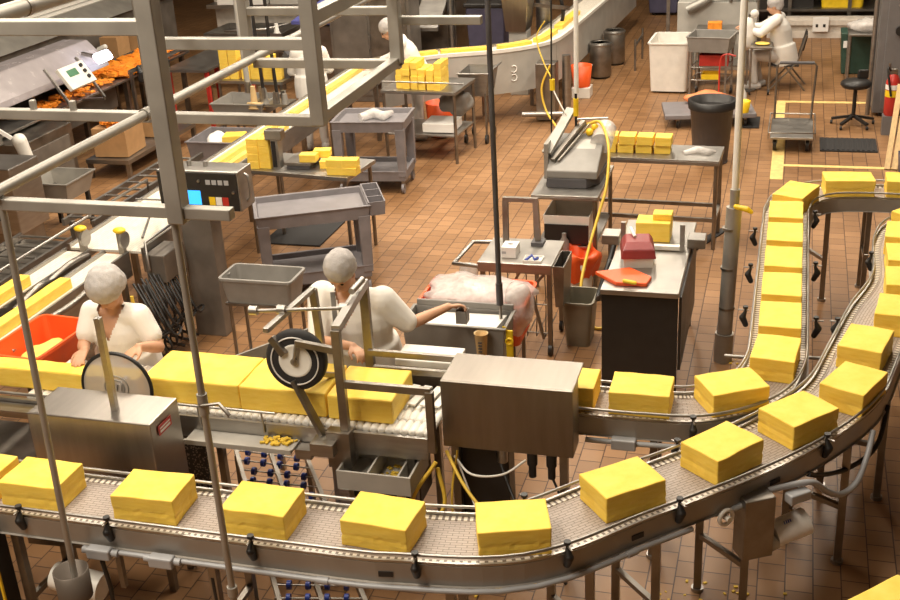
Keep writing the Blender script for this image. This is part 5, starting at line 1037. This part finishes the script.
part(fm, 'lower_cabinet', MB().box(-8.9, -8.3, 10.9, 11.9, .1, .82), STEEL_D, .012); part(fm, 'door_panel', MB().box(-8.3, -8.285, 11.0, 11.8, .2, .7), MURK, .005); part(fm, 'cabinet_foot', MB().box(-8.85, -8.35, 10.95, 11.85, 0, .1), BLACK); part(fm, 'white_fitting', MB().caps([(-8.2, 10.75, .92), (-8.18, 10.8, .7), (-8.18, 10.85, .5)], [.08, .07, .06]), WHITE_PL); part(fm, 'fitting_pipe', MB().cyl((-8.18, 10.85, 0), (-8.18, 10.85, .5), .04), STEEL_D)
part(fm, 'drive_motor', MB().cyl((-8.25, 10.3, .55), (-8.05, 10.5, .58), .1), MURK); part(fm, 'motor_stand', MB().box(-8.3, -8.05, 10.25, 10.5, 0, .5), MURK)
def shreds(n, x0, x1, y0, y1, z, mat, name, label, cat, sz=.03):
    mb = MB()
    for k in range(n):
        s_ = sz * (.7 + random.random()); mb.cbox((random.uniform(x0, x1), random.uniform(y0, y1), z + s_ * .3 + random.random() * .06), (s_ * 2.4, s_ * 1.2, s_ * .6), random.random() * 3.1, random.uniform(-.4, .4))
    return solo(name, mb, mat, label, cat, kind='stuff')
shreds(260, -9.2, -8.68, 13.75, 15.5, .892, ORANGE_CH, 'shredded_cheese', 'orange shredded cheese heaped on the out table of the packaging machine', 'cheese', .06)
shreds(90, -8.98, -8.68, 12.0, 13.6, .892, ORANGE_CH, 'shredded_cheese', 'orange shreds beside the glowing lamp of the packaging machine', 'cheese', .03)
sd_ = thing('shred_rail', 'steel side rail with black clamps along the orange shredded cheese', 'rail', (-8.45, 14.5, 0))
part(sd_, 'rail', MB().bar((-8.52, 13.7, 1.0), (-8.52, 16.0, 1.0), .03, .05), STEEL)
for y in (13.9, 14.6): part(sd_, 'clamp', MB().caps([(-8.47, y, .86), (-8.46, y, .95), (-8.49, y, 1.03)], [.05, .05, .025]), BLACK)
for y in (13.75, 15.9): part(sd_, 'post', MB().bar((-8.52, y, 0), (-8.52, y, 1.0), .04), STEEL_D)
t = thing('side_table', 'plain steel side table to the right of the orange shredded cheese', 'table', (-8.1, 15.0, 0)); part(t, 'top', MB().box(-8.42, -7.75, 14.4, 16.0, .84, .87), STEEL)
for x in (-8.38, -7.8):
    for y in (14.5, 15.9): part(t, 'leg', MB().bar((x, y, 0), (x, y, .84), .05), RED)
def carton(x, y, z, s, rz, label):
    t = thing('cardboard_box', label, 'box', (x, y, z), R(rz)); lpart(t, 'carton', MB().box(-s[0] / 2, s[0] / 2, -s[1] / 2, s[1] / 2, 0, s[2]), CARD, .004); lpart(t, 'tape', MB().box(-s[0] / 2 - .001, s[0] / 2 + .001, -.03, .03, s[2], s[2] + .002), WOOD)
carton(-8.1, 12.55, .26, (.45, .5, .36), 4, 'brown carton on the low steel rack under the packaging machine')
carton(-8.1, 13.4, .26, (.36, .4, .3), 0, 'brown carton farther back on the low steel rack')
t = thing('low_rack', 'low steel rack holding the brown cartons', 'rack', (-8.1, 13.0, 0)); part(t, 'deck', MB().box(-8.4, -7.8, 12.2, 14.0, .2, .25), STEEL)
for x in (-8.37, -7.83):
    for y in (12.24, 13.96): part(t, 'leg', MB().bar((x, y, 0), (x, y, .2), .05), STEEL_D)
shreds(40, -8.28, -7.92, 12.35, 12.75, .625, ORANGE_CH, 'shredded_cheese', 'orange shreds on top of the brown carton', 'cheese', .035)
t = thing('steel_bin', 'shallow steel bin on legs left of the long white line', 'bin', (-7.6, 10.4, 0)); part(t, 'bin', MB().tray(-7.88, -7.32, 10.2, 10.75, .40, .62, .01, .06, .015), GALV)
for x in (-7.8, -7.4):
    for y in (10.28, 10.67): part(t, 'leg', MB().bar((x, y, 0), (x, y, .46), .04), BLACK)
t = thing('meter_cabinet', 'small steel cabinet with a dark gauge panel at the left edge', 'cabinet', (-7.75, 9.75, 0)); part(t, 'body', MB().box(-8.05, -7.45, 9.5, 10.0, .3, 1.0), STEEL, .01); part(t, 'gauge_panel', MB().box(-7.95, -7.6, 9.485, 9.5, .45, .9), BLACK); part(t, 'dial', MB().cyl((-7.8, 9.46, .75), (-7.8, 9.485, .75), .07), GALV); part(t, 'plinth', MB().box(-8.0, -7.5, 9.55, 9.95, 0, .3), STEEL_D)
t = thing('filler_line', 'narrow steel frame with rails left of the long white line', 'conveyor', (-6.4, 8.2, 0))
for x in (-6.75, -6.2): part(t, 'side_rail', MB().bar((x, 6.9, .66), (x, 8.6, .66), .03, .08), STEEL)
part(t, 'belt', MB().sweep([V((-6.475, 7.0)), V((-6.475, 8.6))], [(-.25, .60), (-.25, .64), (.25, .64), (.25, .60)]), STEEL_D)
for k in range(7): part(t, 'cross_bar', MB().cyl((-6.72, 7.1 + k * .24, .69), (-6.22, 7.1 + k * .24, .69), .012, n=8), STEEL)
for x in (-6.72, -6.22):
    for y in (7.0, 8.5): part(t, 'leg', MB().bar((x, y, 0), (x, y, .64), .045), STEEL_D)
t = thing('mesh_conveyor', 'steel wire conveyor frame beside the near white line', 'conveyor', (-6.0, 9.4, 0))
for x in (-6.13, -5.83): part(t, 'side_rail', MB().bar((x, 8.4, .9), (x, 10.5, .9), .03, .06), STEEL)
for k in range(10): part(t, 'cross_bar', MB().cyl((-6.13, 8.5 + k * .2, .92), (-5.83, 8.5 + k * .2, .92), .012, n=8), STEEL)
for x in (-6.11, -5.85):
    for y in (8.5, 10.4): part(t, 'leg', MB().bar((x, y, 0), (x, y, .88), .04), STEEL_D)
# bins by the far line
t = thing('cheese_bin', 'grey bin with a cheese chunk and white bag left of the far white line', 'bin', (-6.5, 12.3, 0)); part(t, 'body', MB().tray(-6.85, -6.2, 12.0, 12.65, .12, .58, .012, .05, .015), GREY_PL)
for x in (-6.7, -6.35): part(t, 'caster', MB().cyl((x - .02, 12.15, .06), (x + .02, 12.15, .06), .06), BLACK)
place_mesh('cheese_piece', cheese_mesh(.26, .22, .2, 97, 3, 3, 2, .01, 'cheese_piece', False), CHEESE, (-6.36, 12.3, .40), R(12), 'chunk of yellow cheese in the grey bin', 'cheese'); solo('white_bag', lump((-6.62, 12.32, .46), (.14, .16, .15), 15), PAPER, 'white bag beside the cheese chunk in the grey bin', 'bag')
solo('bin_filler', MB().box(-6.78, -6.27, 12.08, 12.57, .14, .40), GREY_TUB, 'packed contents under the chunk in the grey bin', 'bin contents')
t = thing('open_tray_cart', 'shallow grey tray on legs behind the grey bin', 'cart', (-6.7, 13.3, 0)); part(t, 'tray', MB().tray(-7.0, -6.3, 13.0, 13.6, .6, .78, .01, .04, .012), GREY_TUB)
for x in (-6.92, -6.38):
    for y in (13.08, 13.52): part(t, 'leg', MB().bar((x, y, 0), (x, y, .62), .03), STEEL_D)
pk = steel_table('packing_table', 'steel packing table with cheese stacks behind the hanging pipes', (-6.78, 14.0, 0), R(-3), 1.0, .6, .9, .05, .3)
TB2 = cheese_mesh(.12, .2, .1, 98, 2, 3, 2, .002, 'cheese_piece', False)
for g, x in enumerate((-7.16, -7.03, -6.86, -6.73, -6.55, -6.42)):
    for h in range((4, 4, 3, 2, 3, 2)[g]): pieces([(x, 13.9, .9 + h * .1005, 0)], 'block in the %s cheese column from the left on the packing table, %s layer' % (ordn[g], ['bottom', 'second', 'third', 'top'][h]), 'cheese columns on the packing table', CHEESE, TB2)
solo('tape_dispenser', MB().prism([(-6.36, .9), (-6.28, .9), (-6.28, 1.2), (-6.32, 1.25), (-6.36, 1.2)], 13.9, 14.1, 'Y'), DARK_PL, 'dark upright dispenser on the packing table', 'dispenser')
# hoses/pipes hanging in front of the packing table
for i, (x, y, z0, r_, mt, lab) in enumerate(((-6.55, 13.2, 1.0, .035, PAINTED, 'pale'), (-6.30, 13.1, .95, .022, BLACK, 'black left'), (-6.12, 13.1, .9, .022, BLACK, 'black right'))):
    t = thing('hanging_hose', lab + ' hose hanging in front of the packing table', 'hose', (x, y, z0)); part(t, 'hose', MB().tube([(x, y, z0), (x - .02, y, 1.6), (x - .03, y, 3.0)], r_, 8), mt); part(t, 'nozzle', MB().cyl((x, y, z0 - .12), (x, y, z0 + .02), r_ * 1.3), STEEL)
t = thing('hose_reel_stand', 'steel stand with coiled hoses in front of the packing table', 'stand', (-6.25, 13.1, 0)); part(t, 'post', MB().bar((-6.4, 13.25, 0), (-6.4, 13.25, .95), .05), STEEL); part(t, 'post', MB().bar((-6.1, 13.25, 0), (-6.1, 13.25, .9), .05), STEEL)
part(t, 'top', MB().box(-6.5, -5.98, 13.05, 13.35, .74, .77), STEEL)
for k, x in enumerate((-6.45, -6.3, -6.15, -6.03)): part(t, 'valve', MB().cyl((x, 13.12, .77), (x, 13.12, .98 - .03 * k), .045, .03), (WOOD, GALV, STEEL, GALV)[k])
for k in range(3): r_ = ring3((-6.42, 13.1, .70 + .03 * k), (0, .3, 1), .1, 18); part(t, 'hose_coil', MB().tube(r_ + r_[:1], .018, 6, False), WOOD)
# sink and steel housings at the very back left
t = thing('wash_sink', 'steel wash sink with a high splash back at the back left', 'sink', (-8.2, 17.4, 0)); part(t, 'basin', MB().tray(-9.0, -7.65, 16.8, 17.7, .6, .9, .02), STEEL); part(t, 'splash_back', MB().box(-9.2, -7.55, 17.7, 17.76, .3, 1.7), WALLP); part(t, 'ledge', MB().box(-9.2, -7.55, 17.4, 17.7, 1.18, 1.24), STEEL)
for x in (-8.9, -7.75):
    for y in (16.9, 17.6): part(t, 'leg', MB().bar((x, y, 0), (x, y, .6), .05), STEEL_D)
part(t, 'rail', MB().tube([(-8.6, 16.75, .95), (-7.9, 16.75, .98), (-7.7, 17.2, .98)], .02, 6), STEEL)
t = thing('supply_box', 'pale box with a yellow label on the back left ledge', 'box', (-8.6, 17.5, 1.24)); part(t, 'box', MB().box(-9.0, -8.15, 17.4, 17.7, 1.24, 1.55), PAPER, .006); part(t, 'yellow_label', MB().box(-8.75, -8.5, 17.39, 17.4, 1.38, 1.45), YELLOW)
solo('supply_box', MB().box(-8.08, -7.6, 17.42, 17.7, 1.241, 1.5), PAINTED, 'plain pale carton right of the box with the yellow label', 'box', bevel=.006)
solo('spray_bottle', MB().lathe([(.09, .901), (.1, 1.1), (.04, 1.2), (.03, 1.32)], c=(-7.8, 16.95, -.29), n=14), WHITE_PL, 'white spray bottle at the right end of the wash sink', 'bottle'); solo('yellow_sponge', MB().box(-8.15, -7.93, 16.85, 17.0, .621, .69), YELLOW, 'yellow sponge pad beside the white spray bottle', 'sponge', bevel=.01)
t = thing('steel_housing', 'large steel housing with ribbed top at the far upper left', 'machine', (-11.2, 14.5, 0)); part(t, 'body', MB().box(-12.2, -10.4, 11.2, 18.5, .25, 1.25), MURK, .02); part(t, 'side_flap', MB().hexa([(-10.3, 11.3, .95), (-9.85, 11.3, .62), (-9.85, 15.0, .62), (-10.3, 15.0, .95), (-10.3, 11.3, .98), (-9.85, 11.3, .65), (-9.85, 15.0, .65), (-10.3, 15.0, .98)]), STEEL); part(t, 'top', MB().hexa([(-12.3, 11.1, 1.25), (-10.3, 11.1, 1.25), (-10.3, 18.6, 1.25), (-12.3, 18.6, 1.25), (-11.8, 11.3, 1.45), (-10.6, 11.3, 1.45), (-10.6, 18.4, 1.45), (-11.8, 18.4, 1.45)]), GALV)
for k in range(5): part(t, 'rib', MB().bar((-11.7 + k * .25, 11.3, 1.47), (-11.7 + k * .25, 18.4, 1.47), .06, .04), WHITE_PL)
for y in (11.5, 18.2):
    for x in (-12.0, -10.6): part(t, 'leg', MB().bar((x, y, 0), (x, y, .25), .1), STEEL_D)
carton(-10.05, 15.9, .6, (.3, .35, .45), 0, 'tall brown carton beside the steel housing'); carton(-9.95, 16.5, .6, (.3, .35, .4), 8, 'second brown carton farther along the steel housing')
t = thing('side_bench', 'steel bench under the brown cartons', 'table', (-10.0, 16.0, 0)); part(t, 'top', MB().box(-10.25, -9.72, 15.2, 17.0, .56, .6), STEEL)
for x in (-10.2, -9.78):
    for y in (15.3, 16.9): part(t, 'leg', MB().bar((x, y, 0), (x, y, .56), .05), STEEL_D)
part(t, 'valve', MB().caps([(-9.95, 15.3, .6), (-9.95, 15.3, .95), (-9.85, 15.3, 1.0)], [.05, .05, .04]), WHITE_PL)
t = thing('blue_belt_machine', 'machine with a slanted blue belt behind the far worker', 'conveyor', (-7.25, 17.30, 0)); part(t, 'belt', MB().hexa([(-7.45, 16.75, 1.05), (-6.75, 16.75, 1.05), (-6.45, 18.10, 1.35), (-7.15, 18.10, 1.35), (-7.45, 16.75, 1.1), (-6.75, 16.75, 1.1), (-6.45, 18.10, 1.4), (-7.15, 18.10, 1.4)]), PURPLE); part(t, 'body', MB().box(-7.35, -6.55, 16.9, 18.0, 0, 1.0), STEEL_D, .01); part(t, 'frame', MB().tube([(-6.65, 16.72, 0), (-6.65, 16.72, 1.5), (-6.25, 17.30, 1.6), (-6.15, 17.30, 0)], .04, 8), STEEL); part(t, 'drum', MB().cyl((-6.65, 16.65, 1.2), (-6.15, 16.80, 1.2), .14), STEEL)

# ------------------------------------------------------------------ people
def remesh(mb, vox, smooth_it=4):
    me = mb.data('tmp'); o = bpy.data.objects.new('tmp', me); COL.objects.link(o)
    r_ = o.modifiers.new('r', 'REMESH'); r_.mode = 'VOXEL'; r_.voxel_size = vox; r_.use_smooth_shade = True
    s_ = o.modifiers.new('s', 'SMOOTH'); s_.factor = .5; s_.iterations = smooth_it
    dg = bpy.context.evaluated_depsgraph_get(); out = bpy.data.meshes.new_from_object(o.evaluated_get(dg)); bpy.data.objects.remove(o, do_unlink=True); bpy.data.meshes.remove(me)
    out.polygons.foreach_set('use_smooth', [True] * len(out.polygons)); return out
def ering(c, u, v, ru, rv, n=20): return [c + u * ru * math.cos(t) + v * rv * math.sin(t) for t in [2 * math.pi * k / n for k in range(n)]]
def hand(mb, w, d, nrm, side, curl=.45, s=1.0):
    # w wrist, d pointing direction, nrm out of the back of the hand, side +1 thumb toward d x nrm
    d = V(d).normalized(); nrm = V(nrm); nrm = (nrm - d * nrm.dot(d)).normalized(); a = d.cross(nrm) * side
    w = V(w); k0 = .075 * s
    offs = [.030, .010, -.010, -.028]; ln = [.068, .078, .072, .055]
    for o_, l in zip(offs, ln):
        kn = w + d * (k0 + .008 * (1 - abs(o_ - .005) / .03)) + a * o_ * s; mb.caps([w + d * .01 + a * o_ * .6 * s, kn], [.013 * s, .012 * s])
        p = kn; ang = curl * .6; pts = [p]; rad = [.0105 * s]
        for j, fr_ in enumerate((.45, .32, .23)):
            q = (d * math.cos(ang) - nrm * math.sin(ang)); p = p + q * l * fr_ * s * 1.05 + a * o_ * .10 * s; pts.append(p); rad.append((.0098, .009, .0078)[j] * s); ang += curl
        mb.caps(pts, rad)
    tb_ = w + d * .022 + a * .024 * s; mb.caps([tb_, tb_ + (d * .6 + a * .75 - nrm * .2).normalized() * .036 * s, tb_ + (d * .6 + a * .75 - nrm * .2).normalized() * .036 * s + (d * .95 + a * .25 - nrm * .35).normalized() * .032 * s, tb_ + (d * .6 + a * .75 - nrm * .2).normalized() * .036 * s + (d * .95 + a * .15 - nrm * .45).normalized() * .056 * s], [.015 * s, .0125 * s, .0105 * s, .0085 * s])
def person(label, J, face, front, hands, vox=.009, sleeve=.62, vneck=False, shirt=WHITE_CL, pants=PANTS, longshirt=True, girth=1.0, net=HAIRNET, nets=1.05):
    J = {k: V(v) for k, v in J.items()}; face = V(face).normalized(); front = V(front).normalized()
    right = (J['shR'] - J['shL']).normalized(); base = (J['anR'] + J['anL']) / 2; base.z = 0
    t = thing('person', label, 'person', base)
    hd = J['head']; hs = J.get('hs', V((1, 1, 1))); neck = (J['shR'] + J['shL']) / 2; pel = J['pel']
    # head basis
    side = face.cross(V((0, 0, 1))).normalized(); hup = side.cross(face).normalized(); HM = Matrix((side, face, hup)).transposed()
    def H(x, y, z): return hd + side * x + face * y + hup * z
    def torso(mb, k=1.0, e=0.0, hips=True, top=True):
        up = (neck - pel).normalized(); fr_ = (front - up * front.dot(up)).normalized(); rt = right; L = (neck - pel).length; g = girth
        spec = [(-.16, .155, .10), (-.06, .178, .125), (.08, .168, .125), (.25, .155, .118), (.45, .163, .122), (.65, .178, .128), (.82, .175, .112), (.94, .135, .085), (1.02, .075, .065)]
        if not hips: spec = spec[1:]
        mb.loft([ering(pel + up * (L * a), rt, fr_, (b_ * g + e) * k, (c_ * g + e) * k) for a, b_, c_ in spec])
    mb = MB(); torso(mb); mb.caps([J['shL'], J['shR']], [.056, .056])
    mb.caps([neck - front * .01, hd - hup * .06 - face * .02], [.062, .055])
    mb.ell(hd + hup * .03 - face * .012, (.077, .094, .092), 20, 14, HM); mb.ell(H(0, .02, -.045), (.06, .072, .072), 18, 12, HM); mb.ell(H(0, .052, -.092), (.03, .026, .022), 12, 8, HM)
    mb.caps([H(0, .086, .012), H(0, .106, -.025)], [.010, .015]); mb.ell(H(.014, .096, -.03), (.009, .009, .008)); mb.ell(H(-.014, .096, -.03), (.009, .009, .008))
    mb.ell(H(0, .083, -.060), (.024, .010, .007), 12, 8, HM); mb.ell(H(0, .081, -.070), (.021, .010, .007), 12, 8, HM)
    for sx in (-1, 1): mb.ell(H(sx * .078, -.005, -.01), (.012, .022, .033), 12, 8, HM); mb.caps([H(sx * .015, .088, .028), H(sx * .045, .078, .03)], [.008, .007])
    for sd in 'LR':
        mb.caps([J['sh' + sd], J['sh' + sd].lerp(J['el' + sd], .4), J['el' + sd]], [.058 * girth, .05, .041]); mb.caps([J['el' + sd], J['el' + sd].lerp(J['wr' + sd], .3), J['wr' + sd]], [.041, .041, .027])
        hdir, nrm, tside, curl = hands[sd]; hand(mb, J['wr' + sd], hdir, nrm, tside, curl)
        mb.caps([J['hip' + sd], J['hip' + sd].lerp(J['kn' + sd], .5), J['kn' + sd]], [.088, .074, .056]); mb.caps([J['kn' + sd], J['kn' + sd].lerp(J['an' + sd], .3), J['an' + sd]], [.055, .054, .036])
    def attach(name, me, mat, label=None):
        for v in me.vertices: v.co -= base
        o = bpy.data.objects.new(name, me); COL.objects.link(o); o.parent = t
        me.materials.clear(); me.materials.append(mat)
        if label: o['label'] = label
        return o
    body = attach('body', remesh(mb, vox), SKIN)
    for sx in (-1, 1): part(t, 'eye', MB().ell(H(sx * .031, .079, .008), (.012, .008, .008), 10, 8, HM), EYE)
    # shirt
    mb = MB(); torso(mb, 1.0, .022); ins = (J['shR'] - J['shL']) * .06; in2 = ins * 3.2; mb.caps([J['shL'] + ins, neck, J['shR'] - ins], [.082, .088, .082]); mb.caps([J['shL'] + in2 - V((0, 0, .10)), J['shR'] - in2 - V((0, 0, .10))], [.095, .095])
    if longshirt:
        up = (neck - pel).normalized(); fr_ = (front - up * front.dot(up)).normalized(); mb.loft([ering(pel - up * a, right, fr_, b_ * girth + .03, c_ * girth + .035) for a, b_, c_ in ((.17, .185, .14), (.0, .19, .14), (-.12, .178, .135))])
    for sd in 'LR':
        a, b_ = J['sh' + sd], J['el' + sd]
        if sleeve <= 1: e = a.lerp(b_, sleeve); mb.caps([a, e], [.078 * girth, .074]); 
        else: mb.caps([a, b_, b_.lerp(J['wr' + sd], sleeve - 1)], [.078 * girth, .062, .048])
    sm = remesh(mb, max(vox, .010), 6)
    if vneck:
        import bmesh
        bm = bmesh.new(); bm.from_mesh(sm); up = (neck - pel).normalized(); kill = []
        for f_ in bm.faces:
            c = f_.calc_center_median() - neck; h = c.dot(up); x = c.dot(right); fz = c.dot(front)
            if fz > .02 and h > -.11 and abs(x) < (h + .11) * .5 + .003: kill.append(f_)
        bmesh.ops.delete(bm, geom=kill, context='FACES'); bm.to_mesh(sm); bm.free()
    attach('shirt', sm, shirt)
    mb = MB(); torso_p = pel
    for sd in 'LR':
        mb.caps([J['hip' + sd], J['hip' + sd].lerp(J['kn' + sd], .5), J['kn' + sd]], [.108, .092, .074]); mb.caps([J['kn' + sd], J['kn' + sd].lerp(J['an' + sd], .9)], [.073, .055])
    mb.ell(pel - V((0, 0, .02)), (.18, .14, .12)); attach('trousers', remesh(mb, .014, 6), pants)
    for sd in 'LR':
        a = J['an' + sd]; ft = J['ft' + sd]; mb = MB(); mb.caps([V((a.x, a.y, .055)) - ft * .05, V((a.x, a.y, .05)) + ft * .08, V((a.x, a.y, .042)) + ft * .16], [.05, .05, .042])
        me = remesh(mb, .012, 2)
        for v in me.vertices: v.co.z = max(v.co.z, .0)
        attach('shoe', me, SHOE)
    # hairnet: bouffant cap over skull, clear of the face
    mb = MB(); mb.ell(hd + hup * .055 - face * .028, (.098 * nets, .112 * nets, .098 * nets), 24, 16, HM); mb.ell(hd - face * .06 * nets + hup * .01, (.085 * nets, .07 * nets, .085 * nets), 18, 12, HM)
    nm = remesh(mb, .011, 3)
    for v in nm.vertices:
        d_ = v.co - hd; v.co += d_.normalized() * .006 * noise.noise(v.co * 28)
    attach('hairnet', nm, net, 'grey bouffant hairnet')
    return t
def standing(cx, cy, rot, s=1.0, lean=0.0):
    # a default standing skeleton facing +Y rotated by rot; returns dict of joints in world space
    M = Matrix.Translation((cx, cy, 0)) @ Matrix.Rotation(rot, 4, 'Z')
    L = lambda x, y, z: M @ V((x * s, y * s, z * s))
    J = dict(pel=L(0, 0, .93), shL=L(-.175, lean, 1.36), shR=L(.175, lean, 1.36), head=L(0, lean + .05, 1.55), hipL=L(-.09, 0, .88), hipR=L(.09, 0, .88), knL=L(-.1, .02, .48), knR=L(.1, .02, .48), anL=L(-.11, 0, .08), anR=L(.11, 0, .08))
    f = (M.to_3x3() @ V((0, 1, 0))).normalized(); J['ftL'] = f; J['ftR'] = f
    return J, L, f

# worker 1: faces the camera, right hand on the slab (photo left), head bowed
J, L, f = standing(-4.17, 6.14, R(180), .90, .04)
J.update(head=(-4.145, 5.99, 1.40), shL=(-4.00, 6.07, 1.20), shR=(-4.345, 6.08, 1.20), elR=(-4.36, 5.93, 1.02), wrR=(-4.19, 5.70, 1.115), elL=(-3.87, 6.04, 1.0), wrL=(-3.88, 5.83, 1.10))
J['pel'] = V((-4.18, 6.15, .82))
person('worker in a white V-neck shirt and grey hairnet bowed over the narrow slab', J, (-.05, -.75, -.62), f, {'R': ((.18, -.9, -.12), (0, 0, 1), 1, .3), 'L': ((-.2, -.9, -.1), (0, 0, 1), -1, .35)}, .008, .62, True, girth=1.08, nets=1.25)
# worker 2: faces camera, one hand to the cutter, the other reaching to the sink
J, L, f = standing(-2.62, 6.46, R(180), .95, .02)
J.update(head=(-2.645, 6.30, 1.485), shL=(-2.42, 6.40, 1.27), shR=(-2.83, 6.40, 1.28), elR=(-2.80, 6.20, 1.05), wrR=(-2.50, 6.03, 1.12), elL=(-2.27, 6.46, 1.09), wrL=(-2.07, 6.68, 1.13))
J['pel'] = V((-2.61, 6.46, .86))
person('worker in loose white shirt and grey hairnet reaching across to the grey sink', J, (-.03, -.78, -.6), f, {'R': ((.75, -.6, -.15), (.1, .1, 1), 1, .5), 'L': ((.8, .55, -.05), (-.3, .2, 1), -1, .75)}, .008, .88, True, girth=1.3, nets=1.06)
hc = thing('hand_scoop', 'grey square scoop held in the second worker\'s outstretched hand', 'scoop', (-2.0, 6.73, 1.0))
part(hc, 'scoop_body', MB().tray(-2.03, -1.955, 6.70, 6.775, 1.0, 1.09, .006), GREY_TUB, .004); part(hc, 'handle', MB().cyl((-2.015, 6.735, 1.08), (-1.98, 6.755, 1.115), .012), GREY_TUB)
# worker 3: seated at the right back, seen from behind-right, facing left
J = dict(pel=(-.12, 17.45, .50), shL=(-.26, 17.22, 1.0), shR=(-.20, 17.62, .98), head=(-.29, 17.45, 1.17), hipL=(-.15, 17.34, .48), hipR=(-.15, 17.54, .48), knL=(-.56, 17.30, .50), knR=(-.56, 17.52, .50), anL=(-.50, 17.28, .08), anR=(-.44, 17.50, .08), ftL=V((-1, -.1, 0)), ftR=V((-1, 0, 0)), elL=(-.45, 17.15, .84), wrL=(-.66, 17.30, .88), elR=(-.45, 17.65, .84), wrR=(-.68, 17.6, .86))
person('person in white coat and hairnet sitting on a chair at the back, facing left', J, (-.95, .1, -.25), (-1, 0, .05), {'R': ((-1, -.1, 0), (0, 0, 1), -1, .4), 'L': ((-.9, .3, 0), (0, 0, 1), 1, .4)}, .012, 1.6, False, girth=1.05)
ch = thing('folding_chair', 'dark folding chair under the seated worker at the back', 'chair', (-.1, 17.45, 0)); part(ch, 'seat', MB().box(-.33, .10, 17.25, 17.65, .345, .37), BLACK, .006); part(ch, 'backrest', MB().cbox((.16, 17.45, .68), (.03, .40, .22), 0, 0, R(12)), BLACK, .01)
for y in (17.25, 17.66):
    part(ch, 'leg', MB().tube([(-.30, y, 0), (.08, y, .42), (.18, y, .8)], .013, 8), STEEL_D); part(ch, 'leg', MB().tube([(.2, y, 0), (-.1, y, .36)], .013, 8), STEEL_D)
# worker 4: far, seen from behind beyond the white line
J, L, f = standing(-5.92, 13.74, R(20), .93, .03)
J.update(elL=L(-.26, .1, 1.1), wrL=L(-.2, .35, 1.05), elR=L(.26, .1, 1.1), wrR=L(.2, .35, 1.05))
person('worker in white seen from behind at the packing table', J, tuple(f + V((0, 0, -.3))), f, {'R': (f, (0, 0, 1), -1, .4), 'L': (f, (0, 0, 1), 1, .4)}, .012, 1.7)
# worker 5: far, leaning over the log line from the right side
J, L, f = standing(-4.68, 14.35, R(105), .95, .20)
J.update(elL=L(-.24, .34, 1.12), wrL=L(-.16, .58, 1.07), elR=L(.24, .34, 1.12), wrR=L(.16, .58, 1.07), head=L(0, .36, 1.52))
person('worker in white leaning over the far end of the white line', J, tuple(f + V((0, 0, -.7))), f, {'R': (f, (0, 0, 1), -1, .4), 'L': (f, (0, 0, 1), 1, .4)}, .012, 1.6)

# ------------------------------------------------------------------ cheese crumbs on the floor
for lab, n, bx_ in (('yellow crumbs on the tiles under the diagonal conveyor', 110, (-.6, .25, 4.75, 5.6)), ('yellow crumbs on the tiles beside the strapped column', 40, (-.35, -.12, 7.6, 8.6)), ('yellow crumbs on the tiles under the cutter frame', 160, (-2.5, -1.3, 5.2, 5.9))):
    mb = MB()
    for k in range(n): s_ = .006 + .01 * random.random(); mb.cbox((random.uniform(*bx_[:2]), random.uniform(*bx_[2:]), s_ / 4 + .001), (s_ * 1.5, s_, s_ / 2), random.random() * 3)
    solo('cheese_crumbs', mb, CURD, lab, 'crumbs', kind='stuff')

# ------------------------------------------------------------------ light: ceiling fluorescents and room ambience
w = bpy.data.worlds.new('world'); SC.world = w; w.use_nodes = True
bg = w.node_tree.nodes['Background']; bg.inputs['Color'].default_value = (1.0, .86, .70, 1); bg.inputs['Strength'].default_value = .20
def area(x, y, z, sx, sy, e, col=(1.0, .89, .73)):
    l = bpy.data.lights.new('ceiling_lamp', 'AREA'); l.shape = 'RECTANGLE'; l.size = sx; l.size_y = sy; l.energy = e; l.color = col
    o = bpy.data.objects.new('ceiling_lamp', l); o.location = (x, y, z); COL.objects.link(o); return o
for x, y, e in ((-5.4, 1.6, 190), (-3.4, 2.2, 190), (-4.6, 6.0, 160), (-1.9, 6.8, 170), (.4, 9.4, 60), (-6.8, 10.5, 200), (-3.2, 11.2, 290), (.2, 12.8, 170), (-6.0, 16.0, 200), (-2.4, 16.5, 230), (1.0, 18.0, 160)):
    area(x, y, 6.3, .6, 2.6, e)
SC.view_settings.view_transform = 'Standard'; SC.view_settings.look = 'None'; SC.view_settings.gamma = 1.0; SC.view_settings.use_curve_mapping = False
SC.view_settings.exposure = 0.22
